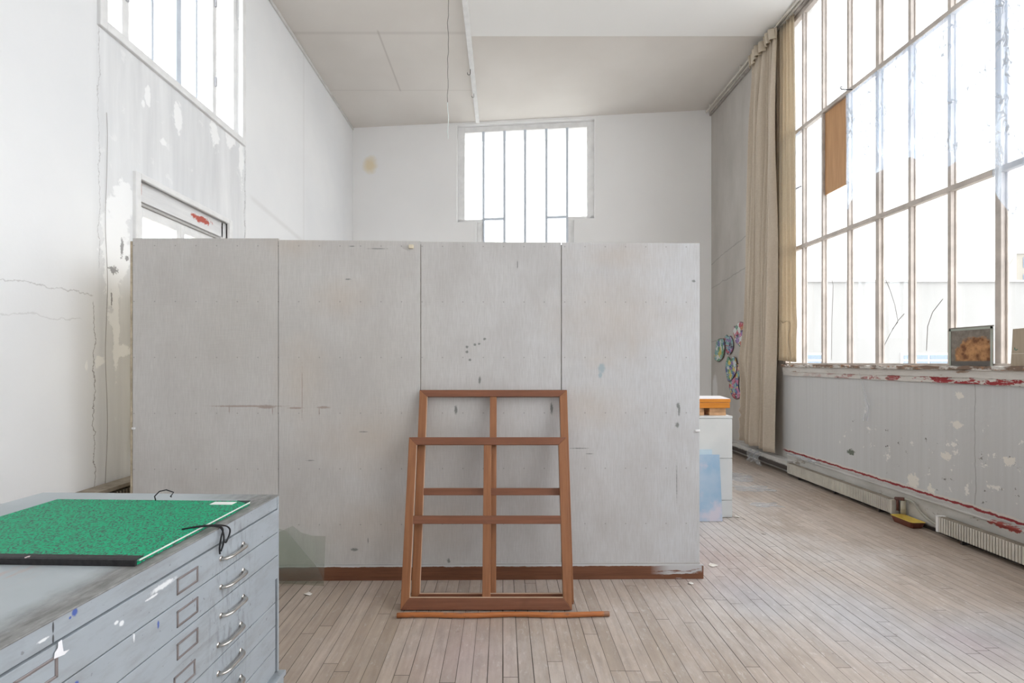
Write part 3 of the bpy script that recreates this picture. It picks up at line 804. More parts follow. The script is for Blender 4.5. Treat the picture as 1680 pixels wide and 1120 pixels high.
# ------------------------------------------------------------------ green portfolio
port = thing('art_portfolio', 'green marbled art portfolio with black cloth spine lying on the plan chest', 'portfolio', tuple(CP + Vector((0, 0, CH))), (0, 0, CR))
def green_mat():
    m = NT('green_marbled_paper', .55, .2)
    n_ = m.noise(1, 3, .55, m.scl(120, 170, 120)); v2 = m.noise(45, 3, .5)
    k = m.rng(m.math('ADD', n_, m.math('MULTIPLY', v2, .35)), .675, .71)
    c = m.mix(m.rng(v2, .3, .7), (.0, .36, .17), (.003, .43, .215))
    c = m.mix(m.math('MULTIPLY', k, .85), c, (.045, .06, .06))
    return m.base(c).m
def spine_mat():
    m = NT('black_bookcloth', .6, .3)
    c = m.mix(m.rng(m.noise(60, 4), .3, .7), (.014, .014, .016), (.035, .033, .035))
    c = m.mix(m.rng(m.noise(28, 3, .5), .74, .76), c, (.6, .5, .5))
    return m.base(c).m
GM = green_mat(); SM = spine_mat(); WP = plain('white_paper', (.80, .80, .78))
xa, xb = -.712, -.155          # near (spine) and far edges
ya, yb = .036, .80
def sheet(mb, x0, x1, y0, y1, z0, z1, warp=0.):
    n = 14
    def fn(u, v, z): return (x0+(x1-x0)*u, y0+(y1-y0)*v, z + warp*math.sin(PI*v*1.3)*math.sin(PI*u)*.5 + warp*.3*u)
    a = len(mb.v)
    mb.grid(lambda u, v: fn(u, v, z1), n, n)
    mb.grid(lambda u, v: fn(u, v, z0), n, n)
    N = (n+1)*(n+1); f = []
    for i in range(n):
        for e in ((i, i+1), (n*(n+1)+i+1, n*(n+1)+i), ((i+1)*(n+1), i*(n+1)), (i*(n+1)+n, (i+1)*(n+1)+n)):
            f.append((a+e[0], a+e[1], a+e[1]+N, a+e[0]+N))
    mb.f += f; return mb
sheet(MB(), xa, xb, ya, yb, .0015, .0045).build('bottom_board', GM, port, world=False)
sheet(MB(), xa+.02, xb+.012, ya+.006, yb-.01, .005, .0125, .002).build('papers', WP, port, world=False)
sheet(MB(), xa, xb, ya, yb, .013, .0160, .003).build('top_board', GM, port, world=False)
mb = MB(); mb.box((xa-.006, ya-.002, .0002), (xa+.002, yb, .0175)); mb.box((xa, ya-.002, .0155), (xa+.026, yb, .0182)); mb.box((xa, ya, .0), (xa+.03, yb, .0016))
mb.build('spine', SM, port, world=False, bevel=.002)
mb = MB(); mb.prism([(xb-.028, ya-.001, .0158), (xb+.001, ya-.001, .0158), (xb+.001, ya+.05, .0158)], (0, 0, .0022)); mb.build('corner', SM, port, world=False)
mb = MB(); mb.box((xb-.052, ya+.04, .0170), (xb-.018, ya+.125, .0180)); mb.build('paper_label', WP, port, world=False)
mb = MB(); mb.tube([(xb-.01, .40, .018), (xb+.004, .415, .030), (xb+.01, .40, .048), (xb+.006, .37, .055), (xb+.012, .345, .044), (xb+.004, .352, .030), (xb+.02, .36, .024)], .0022, 6, 1.)
mb.build('ribbon_tie', M['black'], port, world=False, smooth=True)
tie = [(-.478, .075, .0185), (-.46, .045, .019), (-.44, .015, .016), (-.425, -.004, .010), (-.405, -.009, -.004), (-.395, -.010, -.03), (-.400, -.012, -.055), (-.415, -.013, -.075)]
tie2 = [(-.478, .072, .0180), (-.455, .040, .020), (-.43, .005, .016), (-.395, -.008, .004), (-.370, -.012, -.012), (-.365, -.013, -.030), (-.385, -.013, -.055), (-.395, -.013, -.05)]
tie3 = [(-.45, .03, .018), (-.42, -.004, .012), (-.40, -.010, -.008), (-.412, -.012, -.03), (-.422, -.013, -.06), (-.420, -.013, -.082)]
def smoothp(P, k=5):
    P = [Vector(p) for p in P]; out = []
    for i in range(len(P)-1):
        a, b, c, d = P[max(i-1, 0)], P[i], P[i+1], P[min(i+2, len(P)-1)]
        for j in range(k):
            t = j/k
            out.append(.5*((2*b)+(c-a)*t+(2*a-5*b+4*c-d)*t*t+(3*b-a-3*c+d)*t**3))
    out.append(P[-1]); return out
for P in (tie, tie2, tie3):
    MB().tube(smoothp(P), .0026, 6).build('ribbon_tie', M['black'], port, world=False, smooth=True)

# ------------------------------------------------------------------ white cabinet behind the partition, boards and canvases
def whitebox_mat():
    m = NT('white_painted_board', .6, .3)
    c = m.mix(m.rng(m.noise(3, 4), .3, .7), (.64, .67, .68), (.72, .74, .75))
    c = m.mix(m.rng(m.noise(14, 5, .7), .66, .72, 0, .4), c, (.45, .45, .44))
    return m.base(c).m
WB = whitebox_mat()
cab = thing('storage_cabinet', 'white painted cabinet showing past the right end of the grey screen', 'cabinet', (1.7, 4.9, 0))
cab_t = .980
mb = MB().box((1.15, 4.73, 0), (2.212, 5.12, cab_t-.022)); mb.build('body', WB, cab, bevel=.003)
MB().box((1.145, 4.712, cab_t-.022), (2.220, 5.125, cab_t)).build('top', WB, cab, bevel=.003)
for z0, z1 in ((.575, cab_t-.026), (.170, .570), (.004, .165)):
    MB().box((1.152, 4.710, z0), (2.216, 4.730, z1)).build('front_panel', WB, cab, bevel=.002)
OR = NT('orange_board_edge', .45, .4)
_x, _y, _z = OR.xyz(); _g = OR.n('ShaderNodeNewGeometry').outputs['Normal']; _nz = OR.xyz(_g)[2]
OR.base(OR.mix(OR.rng(_nz, .5, .6), OR.mix(OR.rng(OR.noise(1, 4, .6, OR.scl(5, 5, 80)), .3, .7), (.60, .20, .015), (.72, .28, .03)), (.80, .77, .78)))
def board(z0, z1, ins, label):
    P = [(1.30, 4.722+ins, z0), (2.205-ins, 4.722+ins, z0), (2.30-ins*2, 5.16, z0), (1.36, 5.16, z0)]
    o = MB().prism(P, (0, 0, z1-z0)).build('drawing_board', OR.m, bevel=.003)
    return tag(rebase(o, (1.75, 4.9, z0)), label, 'board', 'orange-edged boards on the white cabinet')
board(1.1115, 1.146, 0, 'white board with orange edge, upper one of the pair on the white cabinet')
board(1.056, 1.110, .004, 'thicker orange-edged board, lower one of the pair on the white cabinet')
LW = plain('pale_block_wood', (.58, .36, .20), .6, .3, var=.2, scale=20)
for x0, x1, lb in ((2.015, 2.178, 'right-hand'), (1.60, 1.965, 'left-hand')):
    o = MB()
    r = thing('wood_block', '%s pale wooden block stack propping the orange-edged boards on the white cabinet' % lb, 'wood block', ((x0+x1)/2, 4.85, cab_t+.001), group='wooden blocks under the orange-edged boards')
    MB().box((x0, 4.76, cab_t+.001), (x1, 5.0, cab_t+.036)).build('lower_batten', LW, r, bevel=.002)
    MB().box((x0+.003, 4.757, cab_t+.0375), (x1-.004, 5.0, 1.0555)).build('upper_batten', LW, r, bevel=.002)
def canvas_mat(light):
    m = NT('blue_painted_canvas' + ('_pale' if light else ''), .65, .25)
    x, y, z = m.xyz()
    n_ = m.noise(3.2, 5, .55)
    c = m.mix(m.rng(n_, .35, .65), (.30, .47, .66), (.47, .58, .72)) if not light else m.mix(m.rng(n_, .35, .65), (.52, .66, .76), (.60, .72, .80))
    if not light:
        c = m.mix(m.rng(m.math('ADD', m.noise(5, 5, .6), m.rng(z, .6, .0, -.1, .06)), .50, .66), c, (.62, .60, .70))
        c = m.mix(m.math('MULTIPLY', m.ell((1.93, 4.6, .30), (.12, BIG, .05), .6, 1.2, 9), .6), c, (.70, .74, .76))
    m.base(c).bump(m.noise(200, 2), .08, .001); return m.m
def canvas(x0, x1, yb_, yt, h, mat, label):
    ang = math.atan2(yt-yb_, h)
    r = thing('painted_canvas', label, 'canvas', ((x0+x1)/2, yb_, .019*math.sin(ang)), (-ang, 0, 0), group='blue canvases leaning on the white cabinet')
    w = (x1-x0)/2; H = math.hypot(h, yt-yb_)
    MB().box((-w, 0, 0), (w, .003, H)).build('painted_face', mat, r, world=False, bevel=.001)
    mb = MB()
    for a, b in (((-w, .003, 0), (w, .018, .03)), ((-w, .003, H-.03), (w, .018, H)), ((-w, .003, .03), (-w+.03, .018, H-.03)), ((w-.03, .003, .03), (w, .018, H-.03))): mb.box(a, b)
    mb.build('stretcher', mat, r, world=False)
    return r
canvas(1.28, 2.068, 4.589, 4.655, .615, canvas_mat(False), 'blue cloudy painted canvas leaning in front on the white cabinet')
canvas(1.22, 2.01, 4.655, 4.685, .66, canvas_mat(True), 'pale blue canvas edge just showing above the cloudy blue canvas')

# ------------------------------------------------------------------ skirting ledge and radiators on the right
XF = 3.74
def ledge_mat():
    m = NT('flaking_ledge_paint', .7, .25)
    c = m.mix(m.rng(m.noise(1, 5, .6, m.scl(8, 3, 8)), .3, .7), (.42, .41, .385), (.56, .55, .53))
    c = m.mix(m.rng(m.noise(1, 6, .7, m.scl(10, 5, 10)), .60, .64), c, (.27, .24, .21))
    c = m.mix(m.ell((3.83, 3.70, .25), (.04, .15, .022), .1, 3.0, 22), c, (.32, .07, .06))
    _x, _y, _z = m.xyz(); c = m.mix(m.rng(m.math('ADD', _z, m.math('MULTIPLY', m.noise(20, 4), .03)), .065, .045), c, (.06, .05, .045))  # dark foot: grime, plus painted shade under the radiators
    return m.base(c).bump(m.noise(12, 5), .3, .01).m
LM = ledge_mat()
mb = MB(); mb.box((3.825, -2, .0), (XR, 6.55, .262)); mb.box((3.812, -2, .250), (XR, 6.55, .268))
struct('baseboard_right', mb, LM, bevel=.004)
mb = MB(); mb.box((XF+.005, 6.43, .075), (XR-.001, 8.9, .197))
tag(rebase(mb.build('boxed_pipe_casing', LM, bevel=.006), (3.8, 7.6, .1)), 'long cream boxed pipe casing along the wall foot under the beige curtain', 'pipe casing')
def radiator(y0, y1, label, caps):
    r = thing('skirting_radiator', label, 'radiator', (3.78, (y0+y1)/2, 0), group='low finned skirting radiators along the window wall')
    z0, z1 = .055, .188
    z0, z1 = EYE-.389*XF, EYE-.3545*XF
    x1 = 3.808
    mb = MB(); n = int((y1-y0)/.023); st_ = (y1-y0)/n
    mb.box((XF+.010, y0, z0), (XF+.014, y1, z1-.004))
    for i in range(n):
        y = y0+st_*(i+.5); mb.box((XF, y-.0070, z0), (XF+.011, y+.0070, z1-.002))
    mb.build('finned_front', M['rad'], r)
    MB().box((XF+.0085, y0, z0+.002), (XF+.0098, y1, z1-.006)).build('back_plate', M['radgrill'], r)
    mb = MB(); mb.box((XF+.006, y0, z1-.004), (XF+.012, y1, z1)); mb.box((x1-.004, y0, z0), (x1, y1, z1))
    mb.box((XF+.014, y0, z1-.020), (x1-.004, y1, z1-.016))
    for i in range(int((y1-y0)/.012)):
        y = y0+.012*(i+.5); mb.box((XF+.012, y-.003, z1-.018), (x1-.004, y+.003, z1-.001))
    mb.box((XF+.03, y0, z1-.003), (XF+.036, y1, z1+.001))
    mb.build('top_grille', M['radgrill'], r)
    for y in caps:
        MB().box((XF-.003, y-.012, z0-.006), (x1+.002, y+.012, z1+.004)).build('end_cap', M['whitewood'] if y < 4.3 else M['rad'], r, bevel=.004)
    for y in (y0+.2, (y0+y1)/2, y1-.2):
        MB().box((XF+.03, y-.008, .0), (x1+.018, y+.008, z0)).build('bracket', M['dark'], r)
    return r
radiator(4.69, 6.42, 'longer far low finned radiator ending at the drip tray, along the window wall', (4.70,))
radiator(1.9, 4.21, 'near low finned radiator at the right edge beside the drip tray', (4.20,))
# valve and hose between the radiators
hz = thing('radiator_hose', 'grey curved hose with brown valve joining the two low radiators', 'pipe', (3.79, 4.45, .1))
zr = EYE-.372*XF
MB().tube(smoothp([(3.775, 4.665, .20), (3.785, 4.62, .205), (3.79, 4.56, .215), (3.79, 4.50, .205), (3.79, 4.45, .165), (3.79, 4.38, .115), (3.79, 4.30, .088), (3.79, 4.22, .082)]), .0115, 8).build('hose', plain('grey_rubber', (.36, .35, .31)), hz, smooth=True)
mb = MB().tube([(3.765, 4.675, .195), (3.775, 4.59, .212)], .016, 8); mb.tube([(3.768, 4.655, .20), (3.768, 4.655, .085)], .011, 8)
mb.build('valve', M['brass'], hz, smooth=True)
MB().tube([(3.790, 4.615, .20), (3.790, 4.615, .065)], .021, 10).build('drain_pipe', plain('cream_pipe', (.50, .47, .38)), hz, smooth=True)
# drip tray
tr = thing('drip_tray', 'small brown plastic tray with a yellow inside under the radiator valve', 'tray', (3.70, 4.52, 0))
tray_c = (3.735, 4.50); 
def loft(rings):
    mb = MB(); n = len(rings[0]); vs = [p for r_ in rings for p in r_]; fs = []
    for i in range(len(rings)-1):
        for k in range(n): fs.append((i*n+k, i*n+(k+1) % n, (i+1)*n+(k+1) % n, (i+1)*n+k))
    fs.append(tuple(range(n))); fs.append(tuple((len(rings)-1)*n+k for k in range(n)))
    mb.add(vs, fs); return mb
def rrect(cx, cy, hx, hy, r, z, n=5):
    out = []
    for sx, sy, a0 in ((1, 1, 0), (-1, 1, 90), (-1, -1, 180), (1, -1, 270)):
        for k in range(n):
            a = math.radians(a0+90*k/(n-1)); out.append((cx+sx*(hx-r)+r*math.cos(a), cy+sy*(hy-r)+r*math.sin(a), z))
    return out
TZ = .002; cx, cy = tray_c
outer = loft([rrect(cx, cy, .052, .105, .02, TZ), rrect(cx, cy, .066, .125, .022, TZ+.052), rrect(cx, cy, .066, .125, .022, TZ+.056), rrect(cx, cy, .062, .121, .02, TZ+.056), rrect(cx, cy, .050, .103, .018, TZ+.004)])
outer.build('shell', plain('brown_plastic', (.13, .035, .02), .35, .5), tr)
loft([rrect(cx, cy, .0485, .1015, .018, TZ+.0045), rrect(cx, cy, .0605, .1195, .02, TZ+.0565), rrect(cx, cy, .069, .128, .023, TZ+.0565), rrect(cx, cy, .069, .128, .023, TZ+.0585), rrect(cx, cy, .0595, .1185, .02, TZ+.0585), rrect(cx, cy, .047, .100, .018, TZ+.0065)]).build('lining', plain('yellow_lining', (.62, .46, .10), .5, .4, var=.2), tr)

# radiator on the left wall, behind the screen
rl = thing('wall_radiator', 'brown-grey convector radiator under the left window, glimpsed past the left end of the screen', 'radiator', (XL+.1, 4.5, 0))
zt_ = EYE-.319*2.86
mb = MB(); y0, y1 = 3.46, 5.3
for i in range(int((y1-y0)/.03)): 
    y = y0+.03*(i+.5); mb.box((XL+.05, y-.005, .15), (XL+.165, y+.005, zt_-.05))
mb.box((XL+.1, y0, .15), (XL+.11, y1, zt_-.05))
mb.build('fins', M['radgrill'], rl)
mb = MB().box((XL+.03, y0-.12, zt_-.03), (XL+.18, y1, zt_)); mb.box((XL+.03, y0, zt_-.05), (XL+.05, y1, zt_-.03))
mb.build('top_cover', M['radgrill'], rl, bevel=.004)
for y in (y0+.1, y1-.1): MB().box((XL+.06, y-.02, 0), (XL+.15, y+.02, .152)).build('foot', M['radgrill'], rl)

# ------------------------------------------------------------------ curtains
def cloth_mat(name, a, b, tl=.12):
    m = NT(name, .9, .1)
    x, y, z = m.xyz()
    w = m.math('ADD', m.noise(1, 2, .5, m.scl(300, 300, 25)), m.noise(1, 2, .5, m.scl(25, 25, 300)))
    c = m.mix(m.rng(w, .7, 1.3), a, b)
    c = m.mix(m.rng(m.noise(1, 4, .6, m.scl(6, 6, .5)), .5, .8, 0, .3), c, tuple(q*.7 for q in a))
    m.base(c)
    t = m.n('ShaderNodeBsdfTranslucent', {0: c})
    mx = m.n('ShaderNodeMixShader', {0: tl, 1: m.b.outputs[0], 2: t.outputs[0]})
    m.t.links.new(mx.outputs[0], m.out.inputs[0])
    m.bump(w, .2, .001); return m.m
CM = cloth_mat('beige_linen', (.56, .48, .385), (.68, .605, .51))
CM2 = cloth_mat('thin_cream_linen', (.60, .52, .40), (.70, .62, .50), .5)
cur = thing('long_curtain', 'long beige pleated linen curtain hanging from the ceiling track to the pipe casing', 'curtain', (3.72, 7.1, .26))
_r = random.Random(11); KN = [0.]
while KN[-1] < 1.: KN.append(KN[-1] + _r.choice((.045, .06, .075, .10)) * _r.uniform(.8, 1.2))
KD = [_r.uniform(.25, 1.) * (1 if i % 2 else -1) for i in range(len(KN)+1)]
def folds(t):
    t = min(max(t, 0.), .9999)
    for i in range(len(KN)-1):
        if KN[i] <= t < KN[i+1]:
            f = (t-KN[i])/(KN[i+1]-KN[i]); f = .5*f+.5*f*f*(3-2*f); return KD[i]+(KD[i+1]-KD[i])*f
    return 0.
def hump(t, n, ph=0.):
    s_ = math.sin(2*PI*(n*t)+ph); return math.copysign(abs(s_)**.75, s_)
def cur_pt(u, v, front=0.):
    # v 0 = hem, 1 = top ; u 0 = far side
    zt0 = 6.105; zb = .30 - .045*u + .012*math.sin(u*23)
    z = zb + (zt0-zb)*v
    yf = 7.62 - .24*v; yn = 6.74 - .03*v
    y = yf + (yn-yf)*u
    k = .35+.65*min(1, (1-v)*6)
    amp = (.056 + .022*(1-v) )*k
    ph = .9*math.sin(2.2*v)+.5*math.sin(5.1*v+u*4)
    d = 1.3*amp*folds(u+.012*math.sin(3*v+2)+.010*math.sin(7*v+u*5)) + .007*math.sin(2*PI*u*17+1.3+ph*2)*(1-v)
    d += .012*math.sin(9*v+14*u)
    # snagged fold low on the far side
    e = math.exp(-((z-1.55)/.30)**2-((u-.18)/.12)**2); d += .07*e
    e2 = math.exp(-((z-.65)/.25)**2-((u-.10)/.15)**2); d += .025*e2*math.sin(z*40+u*25)
    y += .008*math.sin(2*PI*u*7.5+ph+1.2)
    xc = 3.755 - .035*(1-v)**1.5
    return (min(xc - d - .0, 3.803), y, z)
MB().grid(lambda u, v: cur_pt(u, v), 220, 90).build('drape', CM, cur, smooth=True, solid=.003)
mb = MB()
mb.grid(lambda u, v: (lambda p: (p[0]-.022-.040*abs(math.sin(PI*u*8))**.6, p[1]+.05*(v-.5), 5.935+.175*v))(cur_pt(u, .96+.04*v)), 150, 8)
mb.build('heading', cloth_mat('curtain_heading', (.66, .58, .47), (.74, .66, .55), .2), cur, smooth=True, solid=.003)
sh = thing('short_curtain', 'narrower short cream curtain hanging beside the big window, ending at sill height', 'curtain', (3.83, 6.55, 1.5))
def sh_pt(u, v):
    zt0 = 6.105; zb = 1.53 - .03*u; z = zb+(zt0-zb)*v
    y = 6.84-.02*v + (6.38+.06*v**2 - 6.84+.02*v)*u
    d = .016*hump(u, 5, .6*math.sin(3*v))+.006*math.sin(u*60+v*5)
    tie_ = math.exp(-((z-2.0)/.12)**2)
    xc = 3.838 - .008*(1-v)*(1-u)
    return (min(xc - d*(1-.5*tie_), 3.868), y+ .05*tie_*(.6-u), z)
MB().grid(sh_pt, 90, 60).build('drape', CM2, sh, smooth=True, solid=.0025)
MB().tube(smoothp([(3.80, 6.66, 2.06), (3.775, 6.58, 2.03), (3.785, 6.50, 2.05), (3.81, 6.47, 2.0), (3.80, 6.49, 1.80), (3.81, 6.46, 1.58), (3.80, 6.47, 1.46)]), .012, 6, .5).build('tie_band', CM2, sh, smooth=True)

# tracks in the angle of wall and ceiling
for x0, nm in ((3.775, 'far'), (3.835, 'near')):
    lb = {'far': 'inner cream curtain track under the ceiling along the window wall', 'near': 'outer cream curtain track nearest the window wall under the ceiling'}[nm]
    r = thing('curtain_track', lb, 'curtain track', (x0, 6, ZC-.06), group='curtain tracks above the window')
    zc = ZC-.052 if True else 0
    mb = MB(); mb.box((x0-.012, 1.0, zc-.034), (x0+.012, 9.05, zc-.014)); mb.box((x0-.020, 1.0, zc-.014), (x0+.020, 9.05, zc-.009))
    mb.build('rail', M['track'], r, bevel=.003)
    for y in (2.5, 4.0, 5.4, 6.45, 7.75, 8.9):
        MB().box((x0-.010, y-.015, zc-.009), (x0+.010, y+.015, ZC-.049 if y < 6.9 else ZC+.002)).build('bracket', M['track'], r)
struct('trim_right', MB().box((3.85, 2.0, ZC-.12), (XR+.0, 9.1, ZC-.06)), plain('grubby_moulding', (.36, .33, .30), var=.3), bevel=.01)

# ------------------------------------------------------------------ painters' palettes on the right wall
def palette_mat(seed, tones):
    m = NT('dried_paint_palette_%s' % ('abcde'[seed]), .35, .5)
    off = (seed*3.7, seed*1.9, seed*5.1)
    v = m.n('ShaderNodeVectorMath', {0: m.co, 1: off}, operation='ADD').outputs[0]
    vz = m.n('ShaderNodeTexVoronoi', {'Vector': m.n('ShaderNodeVectorMath', {0: v, 1: m.n('ShaderNodeVectorMath', {0: m.noise(14, 3, .6, v, True), 1: (.10, .10, .10)}, operation='MULTIPLY').outputs[0]}, operation='ADD').outputs[0], 'Scale': 15.}).outputs['Color']
    h = m.xyz(vz)[0]
    ramp = m.t.nodes.new('ShaderNodeValToRGB'); cr = ramp.color_ramp; cr.interpolation = 'CONSTANT'
    while len(cr.elements) < len(tones): cr.elements.new(.5)
    for i, c in enumerate(tones): cr.elements[i].position = i/len(tones); cr.elements[i].color = (*c, 1)
    m.t.links.new(h, ramp.inputs[0])
    c = m.mix(m.rng(m.noise(50, 3, .5, v), .55, .65), ramp.outputs[0], (.60, .60, .62))
    m.base(c).bump(m.noise(40, 4, .6, v), .8, .01)
    return m.m
GRN, BLU, YEL, RED, PNK, TEA, DRK, WHT, ORG, PUR = (.06,.26,.14), (.04,.10,.32), (.62,.50,.06), (.45,.03,.06), (.55,.16,.30), (.16,.38,.38), (.03,.04,.07), (.62,.66,.64), (.45,.18,.06), (.22,.12,.36)
pal = [([(115,290),(150,262),(185,262),(205,265),(218,330),(214,400),(205,460),(190,500),(150,545),(118,540),(100,530),(85,490),(95,430),(103,370)], [TEA, GRN, WHT, TEA, YEL, BLU, GRN], 3.868, 'oval palette of dried green and teal paint, left of the cluster on the grey wall', 0),
       ([(215,240),(240,215),(262,238),(290,230),(318,290),(324,340),(322,380),(300,440),(270,465),(235,440),(222,340)], [BLU, TEA, PUR, DRK, PUR, TEA, RED], 3.876, 'small blue and purple oval palette tucked behind the green one on the wall', 1),
       ([(325,110),(360,100),(385,62),(430,60),(462,110),(468,300),(440,360),(400,362),(372,330),(345,300),(330,240),(318,180)], [PNK, GRN, ORG, DRK, PUR, WHT, RED], 3.874, 'highest palette of pink and green dabs, beside the curtain edge', 2),
       ([(225,560),(245,500),(260,480),(290,525),(320,480),(350,500),(362,560),(365,620),(350,690),(310,760),(260,790),(240,740),(225,640)], [YEL, GRN, BLU, WHT, TEA, PUR, GRN], 3.866, 'notched oval palette with yellow dabs, overlapping the long curved one', 3),
       ([(370,560),(400,578),(415,620),(408,690),(388,770),(386,850),(405,910),(412,955),(395,995),(365,1008),(335,998),(300,960),(275,890),(268,840),(285,770),(330,740),(360,690)], [RED, BLU, YEL, PNK, DRK, TEA, RED], 3.878, 'long curved kidney-shaped palette with red and blue paint, lowest of the cluster', 4)]
for pts, tones, X, lb, sd in pal:
    q = [(X, *yz(1160+a/7.46, 520+b/7.46, X)) for a, b in pts]
    q = smoothp([*q, q[0]], 4)[:-1]
    cy = sum(p[1] for p in q)/len(q); cz = sum(p[2] for p in q)/len(q)
    r = thing('paint_palette', lb, 'palette', (X, cy, cz), group='paint-caked palettes hung on the right wall')
    MB().prism([tuple(p) for p in q], (.006, 0, 0)).build('board', plain('palette_wood', (.14, .07, .06), .4, .4), r, bevel=.002)
    ins = [(X-.0045, cy+(p[1]-cy)*.93, cz+(p[2]-cz)*.955) for p in q]
    MB().prism(ins, (.005, 0, 0)).build('dried_paint', palette_mat(sd, tones), r, bevel=.002)

# ------------------------------------------------------------------ boards and films on the big window
def wood_pane_mat():
    m = NT('plywood_sheet', .55, .3)
    c = m.mix(m.rng(m.noise(1, 5, .6, m.scl(1, 30, 2.2)), .3, .7), (.44, .235, .105), (.55, .31, .15))
    return m.base(c).m
o = MB().box((XR+.030, 5.53, 3.53), (XR+.042, 5.93, 4.524)).build('plywood_sheet', wood_pane_mat())
tag(rebase(o, (XR+.036, 5.73, 3.53)), 'orange-brown plywood sheet filling the upper half of a window pane', 'board')
def daub_mat():
    m = NT('brown_daub_painting', .6, .25)
    x, y, z = m.xyz()
    c = m.mix(m.rng(m.noise(30, 4), .35, .65), (.17, .145, .12), (.24, .21, .18))
    n_ = m.noise(1, 5, .65, m.scl(1, 14, 14))
    b = m.mix(m.rng(n_, .38, .62), (.15, .06, .025), (.50, .26, .11))
    lump = m.ell((XR, 4.0, 1.535), (BIG, .185, .168), .06, .6, 20)
    c = m.mix(lump, c, b)
    c = m.mix(m.rng(z, 1.515, 1.505), c, (.13, .12, .11))
    return m.base(c).m
r = thing('small_painting', 'small brown painting with grey-green border standing on the window sill', 'painting', (XR-.02, 4.05, SZ+.015))
xa_ = XR-.012
mb = MB().box((xa_, 3.865, SZ+.014), (xa_+.010, 4.232, 1.778)); mb.build('canvas', daub_mat(), r)
mb = MB(); z1 = 1.785
for a in ((3.862, 4.236, z1-.018, z1), (4.218, 4.236, SZ+.014, z1), (3.862, 3.876, SZ+.014, z1)): mb.box((xa_-.004, a[0], a[2]), (xa_+.002, a[1], a[3]))
mb.build('border', plain('grey_green_border', (.36, .39, .34)), r)
mb = MB().box((xa_-.002, 3.862, z1-.001), (xa_+.012, 4.236, z1+.010)); mb.build('top_edge', plain('dark_canvas_edge', (.20, .18, .16)), r)
r = thing('cardboard_sheet', 'beige cardboard sheet with a small green mark on the sill at the right edge', 'cardboard', (XR-.02, 3.5, SZ+.015))
mb = MB().prism([(XR-.012, 3.725, SZ+.013), (XR-.012, 3.716, 1.60), (XR-.012, 3.708, 1.752), (XR-.012, 3.60, 1.755), (XR-.012, 3.40, 1.752), (XR-.012, 3.40, SZ+.013)], (.004, 0, 0))
cbm = NT('corrugated_card', .8, .2); _z = cbm.xyz()[2]
cbm.base(cbm.mix(cbm.rng(cbm.math('ABSOLUTE', cbm.math('SUBTRACT', _z, 1.565)), .001, .004, .8, 0), cbm.mix(cbm.rng(cbm.noise(1, 4, .6, cbm.scl(3, 40, 3)), .3, .7), (.36, .30, .225), (.44, .37, .29)), (.62, .58, .50)))
mb.build('sheet', cbm.m, r)
MB().tube([(XR-.0135, *yz(px, py, XR-.0135)) for px, py in ((1664.5, 570), (1665, 573.5), (1667, 574.5), (1669.5, 572.5))], .0022, 5).build('green_mark', plain('green_ink', (.02, .18, .14)), r)
# film sheets
def film(name, label, ytop, ybot_fn, zt, X, nu, nv, amp, seed, mat=None, group=None):
    rn = random.Random(seed); phs = [rn.uniform(0, 6.3) for _ in range(8)]
    def fn(u, v):
        y = ytop[0]+(ytop[1]-ytop[0])*u
        zb = ybot_fn(y); z = zt-(zt-zb)*v
        d = amp*(math.sin(y*7+phs[0]+v*1.5)*(.3+v)+.6*math.sin(y*17+phs[1]+3*v+2*math.sin(v*4+phs[2]))*(.3+v)+.35*math.sin(y*38+phs[3]-6*v)+.5*math.sin(v*9+y*5+phs[4])*v)
        sag = .012*abs(math.sin((y-3.42)*PI/.417))*(1-v)
        return (X-.012-abs(d)*.9, y, z-sag)
    o = MB().grid(fn, nu, nv).build('plastic_sheet', mat or M['film'], smooth=True)
    rebase(o, (X, (ytop[0]+ytop[1])/2, zt)); return tag(o, label, 'plastic sheet', group)
G = 'clear plastic sheets taped over the big window'
def bot(pts):
    def f(y):
        for (a, za), (b, zb) in zip(pts, pts[1:]):
            if a >= y >= b: return za+(zb-za)*(a-y)/(a-b)
        return pts[-1][1]
    return f
Bf = [(px, py) for px, py in ((1393, 332), (1438, 284), (1470, 268), (1494, 257), (1530, 276), (1552, 277), (1590, 248), (1631, 233), (1634, 236))]
Bp = [yz(px, py, XR-.02) for px, py in Bf]
film('plastic', 'widest clear plastic sheet hanging from the upper transom across four window bays', (5.50, 3.86), bot(Bp), 4.515, XR-.004, 130, 50, .010, 4, group=G)
film('plastic', 'clear plastic sheet at the right edge drooping over the lower transom', (3.855, 2.6), bot([(3.9, 2.95), (3.6, 2.45), (3.5, 2.30), (3.3, 2.5), (2.5, 2.9)]), 4.515, XR-.006, 80, 50, .012, 9, group=G)
film('plastic', 'narrow clear plastic strip over the pane next to the curtain', (6.72, 6.36), bot([(6.75, 3.5), (6.5, 3.3), (6.3, 3.45)]), 4.52, XR-.002, 40, 30, .008, 12, group=G)
# strip of plastic hanging below the sill
pts = [yz(px, py, XR-.03) for px, py in ((1411, 612), (1414, 625), (1420, 648), (1424, 668), (1420, 690))]
def hang(u, v):
    i = min(int(v*4), 3); t = v*4-i; a, b = pts[i], pts[i+1]
    y = a[0]+(b[0]-a[0])*t; z = a[1]+(b[1]-a[1])*t; w = .004+.055*v
    return (XR-.035-.015*math.sin(u*7+v*3)*v, y+w*(u-.5), z)
o = MB().grid(hang, 12, 24).build('plastic_strip', M['film2'], smooth=True)
tag(rebase(o, (XR-.03, pts[0][0], pts[0][1])), 'thin twisted plastic strip dangling from the peeling sill', 'plastic strip')
